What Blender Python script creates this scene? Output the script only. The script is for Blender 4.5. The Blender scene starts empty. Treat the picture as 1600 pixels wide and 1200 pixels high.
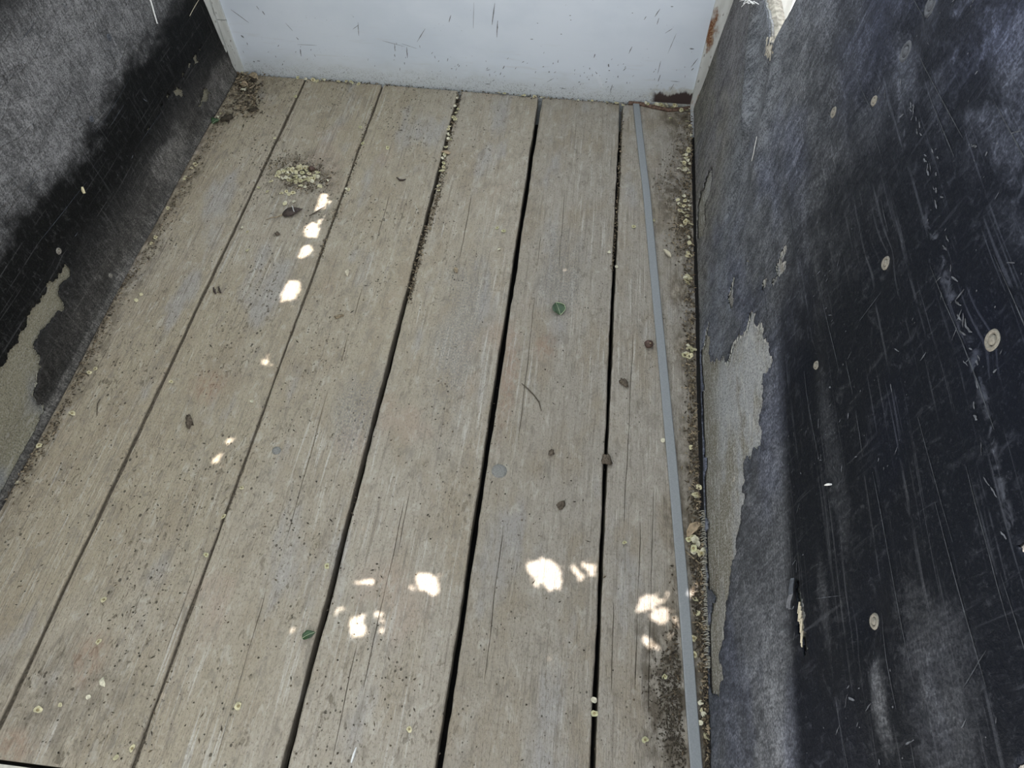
import bpy, math, random
import numpy as np
from mathutils import Vector, Matrix, noise
from mathutils.geometry import delaunay_2d_cdt
random.seed(7); np.random.seed(7)
sc = bpy.context.scene
COL = sc.collection
PI = math.pi

# ------------------------------------------------------------------ camera
F = 1150.0
R = np.array([[0.9937527764966156, 0.0982877652437867, -0.05286713921378395],
              [0.11078335342138479, -0.811413210194467, 0.5738777316873537],
              [0.013508064627469202, -0.5761493882017857, -0.817232778750784]])
CAM = np.array([0, 0, 1.0])
cam = bpy.data.cameras.new('camera'); camo = bpy.data.objects.new('camera', cam); COL.objects.link(camo)
cam.sensor_width = 36; cam.lens = F / 1600 * 36; cam.clip_start = 0.01
M = Matrix.Identity(4)
for i in range(3):
    M[i][0] = R[i][0]; M[i][1] = -R[i][1]; M[i][2] = -R[i][2]; M[i][3] = CAM[i]
camo.matrix_world = M
sc.camera = camo

# ------------------------------------------------------------------ light
SUN = np.array([-0.45, -0.10, 0.887]); SUN /= np.linalg.norm(SUN)      # direction towards the sun
sun = bpy.data.lights.new('sun', 'SUN'); suno = bpy.data.objects.new('sun', sun); COL.objects.link(suno)
sun.energy = 8.0; sun.angle = math.radians(0.18); sun.color = (1.0, 0.93, 0.88)
suno.rotation_euler = Vector(SUN).to_track_quat('Z', 'Y').to_euler(); suno.location = (-2, -0.5, 4)
wd = bpy.data.worlds.new('sky'); sc.world = wd; wd.use_nodes = True
wn = wd.node_tree.nodes; wl = wd.node_tree.links
bg = wn['Background']; bg.inputs[1].default_value = 1.0
tc = wn.new('ShaderNodeTexCoord'); sx = wn.new('ShaderNodeSeparateXYZ'); cr = wn.new('ShaderNodeValToRGB')
wl.new(tc.outputs['Generated'], sx.inputs[0]); wl.new(sx.outputs[2], cr.inputs[0]); wl.new(cr.outputs[0], bg.inputs[0])
cr.color_ramp.elements[0].position = 0.0; cr.color_ramp.elements[0].color = (0.97, 0.96, 0.95, 1)
cr.color_ramp.elements[1].position = 1.0; cr.color_ramp.elements[1].color = (0.82, 0.90, 1.0, 1)
vs = sc.view_settings
vs.view_transform = 'Standard'; vs.look = 'None'; vs.gamma = 1; vs.exposure = 1.15; vs.use_curve_mapping = False

# ------------------------------------------------------------------ photo geometry helpers
def ray(p): return R @ np.array([p[0] - 800, p[1] - 600, F])
def hit(p, n, d):
    r = ray(p); n = np.array(n, float); t = (d - n @ CAM) / (n @ r); return CAM + t * r
def fl(px, py, z=0.0): return hit((px, py), (0, 0, 1), z)
def fpx(px, py):                                    # metres per photo pixel on the floor there
    return float(np.linalg.norm(fl(px + 1, py) - fl(px, py)))
YF = 1.515                                          # front panel
KR, CR, SR = 0.1, 0.2366, 0.0147                    # right wall x = CR + SR*y + KR*z
KL, CL, SL = 0.1, 0.787, 0.013
def wr(px, py): p = hit((px, py), (1, -SR, -KR), CR); return (p[1], p[2])
def wl_(px, py): p = hit((px, py), (-1, -SL, -KL), CL); return (p[1], p[2])
def wf(px, py): p = hit((px, py), (0, 1, 0), YF); return (p[0], p[2])

# ------------------------------------------------------------------ material helpers
class NT:
    def __init__(s, name):
        s.m = bpy.data.materials.new(name); s.m.use_nodes = True
        s.n = s.m.node_tree.nodes; s.l = s.m.node_tree.links
        s.b = s.n['Principled BSDF']
        s.pos = s.n.new('ShaderNodeNewGeometry').outputs['Position']
        sp = s.n.new('ShaderNodeSeparateXYZ'); s.l.new(s.pos, sp.inputs[0])
        s.x, s.y, s.z = sp.outputs
        s.obj = None
    def put(s, sock, v):
        if isinstance(v, bpy.types.NodeSocket): s.l.new(v, sock)
        elif isinstance(v, (tuple, list)) and len(v) == 3 and sock.type == 'RGBA': sock.default_value = (*v, 1)
        else: sock.default_value = v
    def math(s, op, a, b=0.0, c=None):
        n = s.n.new('ShaderNodeMath'); n.operation = op; s.put(n.inputs[0], a); s.put(n.inputs[1], b)
        if c is not None: s.put(n.inputs[2], c)
        return n.outputs[0]
    def scale(s, v, k):
        n = s.n.new('ShaderNodeVectorMath'); n.operation = 'MULTIPLY'; s.put(n.inputs[0], v); n.inputs[1].default_value = k
        return n.outputs[0]
    def noise(s, k, detail=3, rough=0.55, dist=0.0, off=0.0, v=None):
        if not isinstance(k, tuple): k = (k, k, k)
        v = s.scale(v or s.pos, k)
        if off:
            a = s.n.new('ShaderNodeVectorMath'); s.l.new(v, a.inputs[0]); a.inputs[1].default_value = (off, off * 1.7, off * .6); v = a.outputs[0]
        n = s.n.new('ShaderNodeTexNoise'); s.l.new(v, n.inputs['Vector']); n.inputs['Scale'].default_value = 1
        n.inputs['Detail'].default_value = detail; n.inputs['Roughness'].default_value = rough; n.inputs['Distortion'].default_value = dist
        return n.outputs['Fac']
    def vor(s, k, rnd=1.0, feature='F1'):
        if not isinstance(k, tuple): k = (k, k, k)
        n = s.n.new('ShaderNodeTexVoronoi'); n.feature = feature; s.l.new(s.scale(s.pos, k), n.inputs['Vector']); n.inputs['Scale'].default_value = 1
        n.inputs['Randomness'].default_value = rnd
        return n
    def ramp(s, v, a, b, lo=0.0, hi=1.0, smooth=True):
        n = s.n.new('ShaderNodeMapRange'); n.interpolation_type = 'SMOOTHSTEP' if smooth else 'LINEAR'
        s.put(n.inputs[0], v); n.inputs[1].default_value = a; n.inputs[2].default_value = b; n.inputs[3].default_value = lo; n.inputs[4].default_value = hi
        return n.outputs[0]
    def mix(s, f, a, b, mode='MIX'):
        n = s.n.new('ShaderNodeMix'); n.data_type = 'RGBA'; n.blend_type = mode
        s.put(n.inputs[0], f); s.put(n.inputs[6], a); s.put(n.inputs[7], b); return n.outputs[2]
    def mul(s, a, b): return s.math('MULTIPLY', a, b)
    def add(s, a, b): return s.math('ADD', a, b)
    def blob(s, ax, ay, cx, cy, rx, ry, wob=0.0):   # soft elliptical spot on the surface, 1 in the middle
        dx = s.math('DIVIDE', s.math('SUBTRACT', ax, cx), rx); dy = s.math('DIVIDE', s.math('SUBTRACT', ay, cy), ry)
        d = s.math('SQRT', s.add(s.mul(dx, dx), s.mul(dy, dy)))
        if wob: d = s.add(d, wob)
        return s.ramp(d, 1.0, 0.3)
    def bump(s, h, strength=0.4, dist=0.001, prev=None):
        n = s.n.new('ShaderNodeBump'); n.inputs['Strength'].default_value = strength; n.inputs['Distance'].default_value = dist
        s.put(n.inputs['Height'], h)
        if prev: s.l.new(prev, n.inputs['Normal'])
        return n.outputs[0]
    def out(s, col, rough=0.7, nrm=None, spec=0.5, metal=0.0):
        s.put(s.b.inputs['Base Color'], col); s.put(s.b.inputs['Roughness'], rough); s.put(s.b.inputs['Specular IOR Level'], spec)
        s.put(s.b.inputs['Metallic'], metal)
        if nrm: s.l.new(nrm, s.b.inputs['Normal'])
        return s.m

def plain(name, col, rough=0.8, var=0.25, k=300.0, spec=0.3, metal=0.0, bump=0.3):
    t = NT(name); n = t.noise(k, 3)
    c = t.mix(t.ramp(n, .3, .7), tuple(x * (1 - var) for x in col), tuple(min(1, x * (1 + var)) for x in col))
    return t.out(c, rough, t.bump(n, bump, .0008), spec, metal)

def mat_plank():
    t = NT('weathered_painted_wood')
    oi = t.n.new('ShaderNodeObjectInfo').outputs['Random']
    low = t.noise((4, 1.6, 1), 4); mid = t.noise((22, 9, 1), 4, off=3.1)
    grain = t.noise((230, 6, 4), 5, .6, 0.4); fine = t.noise((420, 240, 200), 4, .65); fib = t.noise((900, 40, 20), 3, .6, off=9)
    gx = t.ramp(t.add(t.x, t.mul(t.math('SUBTRACT', low, .5), 1.1)), -0.75, 0.35)
    c = t.mix(gx, (0.365, 0.310, 0.222), (0.348, 0.312, 0.268))
    c = t.mix(t.mul(t.ramp(mid, .45, .66), .55), c, (0.290, 0.235, 0.165))
    c = t.mix(t.mul(t.ramp(low, .5, .66), .5), c, (0.415, 0.365, 0.290))
    c = t.mix(t.mul(t.ramp(t.noise((14, 4, 1), 5, off=20), .54, .68), .6), c, (0.345, 0.330, 0.320))
    c = t.mix(t.mul(t.ramp(t.noise((9, 5, 1), 3, off=31), .60, .72), .35), c, (0.40, 0.30, 0.235))
    pale = t.ramp(t.noise((6, 3, 1), 3, off=44), .45, .6)
    c = t.mix(t.mul(t.ramp(grain, .54, .68, 0, .75), pale), c, (0.54, 0.505, 0.45))
    c = t.mix(t.ramp(grain, .45, .31, 0, .6), c, (0.20, 0.17, 0.135))
    c = t.mix(t.ramp(fib, .42, .28, 0, .55), c, (0.17, 0.145, 0.115))
    c = t.mix(t.ramp(fine, .47, .33, 0, .62), c, (0.15, 0.125, 0.095))
    c = t.mix(t.ramp(fine, .57, .70, 0, .32), c, (0.54, 0.50, 0.445))
    mot = t.noise((75, 34, 20), 5, .68, .6, off=27)
    c = t.mix(t.ramp(mot, .48, .34, 0, .55), c, (0.215, 0.19, 0.155)); c = t.mix(t.ramp(mot, .54, .68, 0, .45), c, (0.50, 0.465, 0.40))
    blot = t.noise((150, 70, 60), 4, .6, .8, off=17)
    dens = t.mul(t.ramp(t.noise((10, 5, 1), 3, off=12), .42, .60), t.ramp(t.x, .25, -.5, .45, 1.0))
    c = t.mix(t.mul(t.ramp(blot, .57, .66, 0, .75), dens), c, (0.12, 0.098, 0.068))
    for k, r in ((170, .20), (95, .15)):
        v = t.vor((k, k * .8, 1)); sc_ = t.n.new('ShaderNodeSeparateColor'); t.l.new(v.outputs['Color'], sc_.inputs[0])
        on = t.ramp(sc_.outputs[0], .70, .95); w = t.math('SUBTRACT', t.mul(t.mul(on, t.math('MULTIPLY_ADD', dens, .8, .25)), r * 1.6), v.outputs['Distance'])
        c = t.mix(t.ramp(w, 0, .07, 0, .85), c, (0.060, 0.050, 0.036))
    # grey scuff on the fourth and fifth planks, brown soil along both walls
    wob = t.mul(t.math('SUBTRACT', mid, .5), 1.4)
    def spot(px, py, rx, ry): p = fl(px, py); return t.blob(t.x, t.y, float(p[0]), float(p[1]), rx, ry, wob)
    for a in ((720, 520, .06, .26), (880, 420, .05, .16), (560, 640, .05, .12)):
        c = t.mix(t.mul(t.mul(spot(*a), t.ramp(fine, .62, .40)), .55), c, (0.19, 0.185, 0.18))
    for a in ((140, 1030, .035, .05), (795, 590, .022, .16), (15, 1170, .05, .035), (330, 600, .05, .05), (850, 540, .03, .06)):
        c = t.mix(t.mul(t.mul(spot(*a), t.ramp(blot, .35, .6)), .40), c, (0.33, 0.20, 0.135))
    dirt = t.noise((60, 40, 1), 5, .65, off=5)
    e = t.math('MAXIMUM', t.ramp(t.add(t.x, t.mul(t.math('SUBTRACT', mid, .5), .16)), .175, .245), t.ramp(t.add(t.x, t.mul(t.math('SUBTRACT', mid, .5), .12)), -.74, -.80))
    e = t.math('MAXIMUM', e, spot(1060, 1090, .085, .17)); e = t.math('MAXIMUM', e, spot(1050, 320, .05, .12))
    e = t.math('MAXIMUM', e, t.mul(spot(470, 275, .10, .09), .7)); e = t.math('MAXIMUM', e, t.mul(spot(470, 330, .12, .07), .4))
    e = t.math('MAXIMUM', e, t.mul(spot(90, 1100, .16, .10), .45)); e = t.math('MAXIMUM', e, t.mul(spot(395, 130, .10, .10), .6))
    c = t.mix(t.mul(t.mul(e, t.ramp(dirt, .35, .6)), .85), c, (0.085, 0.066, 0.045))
    c = t.mix(t.mul(t.ramp(t.z, -.0015, -.004), .7), c, (0.10, 0.085, 0.06))
    hsv = t.n.new('ShaderNodeHueSaturation'); t.l.new(c, hsv.inputs['Color']); t.put(hsv.inputs['Value'], t.ramp(oi, 0, 1, .94, 1.06, False))
    h = t.add(t.add(t.mul(grain, 1.0), t.mul(fine, .6)), t.add(t.mul(fib, .4), t.mul(mot, .9)))
    return t.out(hsv.outputs[0], .82, t.bump(t.add(h, t.mul(blot, .5)), 1.0, .0024), .25)

def mat_rubber(side):
    t = NT('worn_rubber_painted_sheen_' + side); L = side == 'left'
    big = t.noise((1, 3.2, 5), 4, off=2); mid = t.noise((1, 16, 26), 5, .6, .3, off=4); fine = t.noise((1, 330, 430), 4, .7)
    fib = t.noise((1, 190, 48), 4, .65, .6, off=8) if L else t.noise((1, 120, 38), 4, .65, .7, off=8)
    clot = t.noise((1, 60, 75), 4, .65, .6, off=22)
    streak = t.noise((1, 4, 260), 3, .5, .15, off=6); cross = t.noise((1, 130, 9), 3, .5, .5, off=15)
    cm, cb = t.math('SUBTRACT', mid, .5), t.math('SUBTRACT', big, .5)
    zz = t.add(t.add(t.z, t.mul(cb, .09)), t.mul(cm, .07)); zz = t.add(zz, t.mul(t.math('SUBTRACT', clot, .5), .025 if L else .05))
    if L:
        up_ = t.ramp(t.math('SUBTRACT', zz, t.mul(t.y, .0)), .19, .26, 0, .92)  # grey upper band paints the sky sheen into the rubber colour
        d = t.math('MAXIMUM', up_, t.mul(t.ramp(zz, .145, .02), .42))
        d = t.mul(d, t.ramp(zz, .46, .37, .10, 1.0)); d = t.mul(d, t.ramp(t.y, 1.50, 1.25, .30, 1.0)); d = t.mul(d, t.ramp(t.y, .55, .95, .45, 1.0))  # painted sheen dims towards the shaded top edge
        for px, py, a, b, k in ((268, 245, .14, .055, .85), (345, 125, .14, .055, .75), (290, 300, .10, .03, .5)):
            p = wl_(px, py); d = t.math('MAXIMUM', d, t.mul(t.blob(t.y, t.z, p[0], p[1], a, b, t.mul(cm, 1.6)), k))
        d = t.math('MAXIMUM', d, t.ramp(t.z, .020, .012, 0, .55))
        blk, gry = (0.0040, 0.0044, 0.0046), (0.130, 0.129, 0.130)
    else:
        edge = t.math('SUBTRACT', t.add(t.z, t.add(t.mul(cm, .02), t.mul(t.math('SUBTRACT', clot, .5), .03))), t.math('MULTIPLY_ADD', t.y, .128, .226))
        d = t.mul(t.ramp(edge, .012, -.030), t.ramp(t.y, .30, .80, .80, .85)); d = t.mul(d, t.ramp(cb, -.10, .10, .65, 1.1))
        f = t.mul(t.ramp(t.add(t.math('SUBTRACT', t.y, t.mul(t.z, 1.05)), t.mul(cm, .35)), -.20, .80), t.ramp(t.add(t.y, t.mul(cm, .2)), .48, .80))
        d = t.math('MAXIMUM', d, t.mul(f, t.ramp(t.y, .7, 1.15, .72, 1.05)))
        d = t.math('MAXIMUM', d, t.mul(t.ramp(t.add(zz, t.mul(t.y, .16)), .68, .84), t.math('MULTIPLY_ADD', t.ramp(mid, .44, .60), .35, .10)))
        for px, py, a, b, k in ((1375, 1090, .05, .016, .50), (1470, 1090, .10, .05, .26), (1300, 720, .16, .02, .16), (1290, 940, .06, .014, .20), (1590, 90, .07, .03, .5), (1245, 130, .12, .06, .75), (1360, 175, .05, .05, .35), (1405, 110, .07, .03, .45), (1160, 200, .10, .05, .7)):
            p = wr(px, py); d = t.math('MAXIMUM', d, t.mul(t.blob(t.y, t.z, p[0], p[1], a, b, t.mul(t.add(cm, t.math('SUBTRACT', clot, .5)), 1.5)), k))
        blk, gry = (0.0038, 0.0052, 0.0082), (0.112, 0.117, 0.128)
    sp = t.ramp(fine, .36, .64, .40, 1.60, False); sf = t.ramp(fib, .34, .66, .62, 1.38, False); scl = t.ramp(clot, .35, .65, .78, 1.22, False); sm = t.ramp(mid, .35, .65, .75, 1.25, False)
    d = t.mul(t.mul(t.mul(d, sp), t.mul(sf, scl)), sm)
    d = t.add(d, t.mul(t.ramp(fine, .54, .74, 0, .16), sm)); d = t.add(d, t.mul(t.ramp(fib, .55, .74, 0, .20 if L else .12), sm)); d = t.add(d, t.mul(t.ramp(clot, .56, .74, 0, .14), sp))
    d = t.add(d, t.mul(t.ramp(streak, .59, .67, 0, .22), t.ramp(mid, .40, .56))); d = t.add(d, t.mul(t.ramp(cross, .63, .71, 0, .18), t.ramp(big, .45, .6)))
    for k1, k2, r0, a, on, o in ((60, 85, .085, .55, .80, 40), (150, 45, .11, .40, .72, 50), (210, 230, .16, .45, .80, 55)):
        v = t.vor((1, k1, k2)); q = t.n.new('ShaderNodeSeparateColor'); t.l.new(v.outputs['Color'], q.inputs[0])
        d = t.add(d, t.mul(t.mul(t.ramp(v.outputs['Distance'], r0, r0 * .4, 0, a), t.ramp(q.outputs[0], on, on + .1)), t.ramp(t.noise((1, 11, 13), 2, off=o), .42, .60)))
    lines = ([((0, 292), (155, 70), .004, .35), ((75, 290), (110, 225), .003, .25), ((20, 280), (60, 150), .004, .2)] if L
             else [((1392, 60), (1412, 230), .006, .45), ((1440, 330), (1500, 500), .008, .42), ((1500, 520), (1592, 850), .007, .36), ((1540, 170), (1600, 320), .010, .30)])
    for a, b, w, k in lines:
        A = (wl_ if L else wr)(*a); B = (wl_ if L else wr)(*b); s = (B[1] - A[1]) / (B[0] - A[0])
        dz = t.math('ABSOLUTE', t.math('SUBTRACT', t.add(t.z, t.mul(cm, .03)), t.math('MULTIPLY_ADD', t.math('SUBTRACT', t.y, A[0]), s, A[1])))
        lo, hi = sorted((A[0], B[0])); msk = t.mul(t.ramp(t.y, lo - .01, lo + .02), t.ramp(t.y, hi + .01, hi - .02))
        d = t.add(d, t.mul(t.mul(t.ramp(dz, w, 0, 0, k), msk), t.ramp(clot, .47, .60)))
    c = t.mix(t.math('MINIMUM', t.math('MAXIMUM', d, 0.0), 1.6), blk, gry)
    n = c.node; n.clamp_factor = False
    if not L:
        c = t.mix(t.mul(t.ramp(t.math('SUBTRACT', t.y, t.mul(zz, 1.4)), .72, 1.0), .85), c, t.mix(1.0, c, (1.22, 1.10, .88), 'MULTIPLY'))
        c = t.mix(t.ramp(t.z, .42, .70, 0, .8), c, t.mix(1.0, c, (0.90, 0.98, 1.26), 'MULTIPLY'))  # upper wall tinted blue to imitate reflected sky
        c = t.mix(t.mul(t.ramp(t.noise((1, 4, 6), 3, off=70), .46, .64), .6), c, t.mix(1.0, c, (0.92, 0.96, 1.20), 'MULTIPLY'))
    else:
        c = t.mix(t.ramp(t.z, .16, .02, 0, .6), c, t.mix(1.0, c, (1.10, 1.0, .84), 'MULTIPLY'))
    h = t.add(t.add(t.mul(fine, .6), t.mul(fib, .8)), t.add(t.mul(clot, 1.2), t.mul(mid, 1.2)))
    nb = t.bump(h, .7, .0016)
    wr_ = t.noise((1, 7, 13) if L else (1, 30, 9), 2, .5, .5, off=80)
    ridge = t.ramp(t.math('ABSOLUTE', t.math('SUBTRACT', wr_, .5)), .0, .016, 1.0, 0.0)
    nb = t.bump(t.mul(ridge, t.mul(t.ramp(zz, .16, .25) if L else t.ramp(t.math('SUBTRACT', t.y, t.mul(t.z, .6)), .35, .65), t.ramp(clot, .4, .55))), .55, .003, nb)
    return t.out(c, t.ramp(d, 0, .5, .60, .9), nb, .10)

def mat_fabric(side):
    t = NT('exposed_belt_fabric_' + side)
    big = t.noise((1, 8, 12), 4, off=1); fine = t.noise((1, 380, 420), 4, .65); fib = t.noise((1, 40, 200), 4, .6, .5)
    if side == 'right': a, b, w = (0.170, 0.157, 0.124), (0.275, 0.282, 0.29), (0.44, 0.435, 0.41)
    else: a, b, w = (0.185, 0.170, 0.120), (0.160, 0.162, 0.163), (0.28, 0.27, 0.23)
    f = t.ramp(big, .42, .6)
    if side == 'left': f = t.mul(f, t.ramp(t.y, .62, .54))
    else: f = t.math('MAXIMUM', t.mul(f, t.ramp(t.z, .02, .10)), t.mul(t.ramp(t.z, .07, .15), t.ramp(t.noise((1, 10, 20), 4, off=33), .40, .56)))
    c = t.mix(f, a, b)
    c = t.mix(t.ramp(t.noise((1, 7, 26), 3, off=11), .58, .72, 0, .7), c, (0.13, 0.11, 0.08))
    c = t.mix(t.ramp(fine, .5, .66, 0, .75), c, w); c = t.mix(t.ramp(fine, .48, .34, 0, .85), c, (0.085, 0.08, 0.068))
    c = t.mix(t.ramp(fib, .54, .68, 0, .6), c, w)
    return t.out(c, .9, t.bump(t.add(fine, fib), .7, .0015), .15)

def mat_panel():
    t = NT('white_painted_steel')
    low = t.noise((5, 1, 8), 4); fine = t.noise(500, 3); mid = t.noise((30, 1, 60), 5, .6, off=3); hor = t.noise((14, 1, 120), 4, .6, .4, off=6)
    c = t.mix(t.ramp(low, .35, .65), (0.565, 0.615, 0.685), (0.625, 0.67, 0.735))
    dz = t.add(t.z, t.mul(t.math('SUBTRACT', mid, .5), .05))
    c = t.mix(t.mul(t.ramp(dz, .085, -.005), .62), c, (0.46, 0.47, 0.45))
    c = t.mix(t.mul(t.ramp(hor, .57, .72, 0, .38), t.ramp(t.z, .17, .06)), c, (0.50, 0.505, 0.51))
    c = t.mix(t.mul(t.ramp(fine, .48, .34, 0, .75), t.ramp(dz, .045, .0)), c, (0.13, 0.13, 0.12))
    v = t.vor((130, 1, 130)); c = t.mix(t.mul(t.ramp(v.outputs['Distance'], .10, .04), t.ramp(t.noise((18, 1, 22), 3, off=9), .54, .62)), c, (0.10, 0.10, 0.10))
    p = wf(1052, 150); q = wf(1063, 147)
    wob = t.mul(t.math('SUBTRACT', t.noise((90, 1, 90), 4, .65, off=4), .5), 2.2)
    c = t.mix(t.mul(t.blob(t.x, t.z, q[0], q[1] - .01, .09, .03, wob), .5), c, (0.34, 0.30, 0.20))
    rz_ = t.math('SUBTRACT', t.z, t.mul(t.math('SUBTRACT', t.noise((60, 1, 8), 4, .7, off=14), .5), .045))
    rust_ = t.mul(t.ramp(t.math('ABSOLUTE', t.math('SUBTRACT', t.x, p[0] + .002)), .052, .040), t.mul(t.ramp(rz_, .036, .028), t.ramp(t.z, .006, .009)))
    c = t.mix(rust_, c, (0.050, 0.034, 0.032))
    return t.out(c, .5, t.bump(t.add(t.mul(mid, .6), t.mul(fine, .3)), .25, .001), .35)

def mat_trim(rust):
    t = NT('corner_strip_paint' + ('_rusted' if rust else ''))
    n = t.noise((60, 60, 14), 4); f = t.noise(420, 3)
    c = t.mix(t.ramp(n, .35, .65), (0.47, 0.475, 0.45), (0.575, 0.585, 0.565))
    c = t.mix(t.ramp(t.noise((140, 140, 60), 3, off=2), .62, .7, 0, .7), c, (0.15, 0.14, 0.12))
    if rust:
        p = wf(1110, 45); q = wf(1090, 130)
        wob = t.mul(t.math('SUBTRACT', t.noise((120, 1, 60), 4, off=7), .5), 1.8)
        b = t.blob(t.x, t.z, p[0], p[1], .016, .050, wob)
        c = t.mix(b, c, (0.16, 0.065, 0.03)); c = t.mix(t.mul(b, t.ramp(f, .5, .6)), c, (0.33, 0.24, 0.15))
        c = t.mix(t.mul(t.ramp(t.z, .10, .0), t.ramp(n, .48, .6)), c, (0.25, 0.12, 0.05))
    return t.out(c, .65, t.bump(f, .4, .001), .3)

MP = mat_plank(); MRR = mat_rubber('right'); MRL = mat_rubber('left'); MFR = mat_fabric('right'); MFL = mat_fabric('left')
MPAN = mat_panel(); MTR = mat_trim(False); MTRR = mat_trim(True)
M_GAP_SHADE = plain('gap_shade_black', (0.012, 0.011, 0.010), .95)  # near black stands in for the shade under the planks
M_RAIL = plain('bleached_wood', (0.36, 0.33, 0.275), .85, .35, 120)
M_SILL = plain('pale_sill', (0.52, 0.49, 0.42), .8, .15, 120)
M_GROUND = plain('pale_concrete', (0.62, 0.61, 0.58), .9, .08, 6)
M_BAR = plain('dull_grey_metal', (0.235, 0.245, 0.252), .55, .07, 500, .4, 0.0, .15)
M_WASH = plain('dusty_zinc', (0.185, 0.172, 0.145), .6, .25, 700, .4)
M_WASH2 = plain('rubber_stretched_over_washer', (0.060, 0.066, 0.078), .6, .3, 500, .4)
M_SCREW = plain('dull_screw_steel', (0.20, 0.18, 0.15), .5, .3, 900, .5)
M_BOLT = plain('weathered_bolt_head', (0.20, 0.195, 0.18), .7, .25, 600)
M_SEED = plain('papery_seed', (0.50, 0.45, 0.285), .8, .25, 260)
M_SEED2 = plain('papery_seed_pale', (0.56, 0.52, 0.39), .8, .2, 260)
M_SEED3 = plain('papery_seed_greenish', (0.44, 0.42, 0.25), .8, .25, 260)
M_KERN = plain('seed_kernel', (0.25, 0.20, 0.10), .8, .3, 400)
M_LITTER = plain('brown_litter', (0.10, 0.075, 0.048), .9, .5, 200)
M_LITTER2 = plain('tan_litter', (0.26, 0.205, 0.135), .9, .4, 200)
M_SOIL = plain('dark_soil', (0.050, 0.040, 0.028), .95, .5, 400)
M_CHIP = plain('bare_chip', (0.16, 0.165, 0.17), .8, .3, 300)
M_LEAF = plain('green_leaf', (0.026, 0.058, 0.020), .45, .35, 160, .5)
M_LEAFL = plain('pale_leaf_rim', (0.36, 0.41, 0.26), .6, .2, 200)
M_DRY = plain('dry_tan_leaf', (0.33, 0.25, 0.165), .8, .3, 150)
M_BARK = plain('dark_brown_husk', (0.050, 0.036, 0.030), .7, .4, 200)
M_TWIG = plain('twig_bark', (0.085, 0.068, 0.048), .85, .4, 300)
M_CLOD = plain('brown_clod', (0.105, 0.083, 0.062), .95, .4, 350, .2, 0, .8)
M_NUT = plain('brown_nut', (0.085, 0.052, 0.040), .6, .35, 250)
M_WHITE = plain('matte_white', (0.72, 0.72, 0.70), .7, .1)
M_PETAL = plain('pale_petal', (0.50, 0.44, 0.33), .8, .15)
M_RUST = plain('rusty_lip', (0.12, 0.075, 0.055), .9, .5, 160)
M_GOBO = NT('gobo_leaf'); 
M_GOBO = M_GOBO.out((0.05, 0.10, 0.03), .6)  # leaves of the added sun blocker overhead
M_FRAY = plain('frayed_thread', (0.33, 0.31, 0.26), .9, .3)

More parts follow.
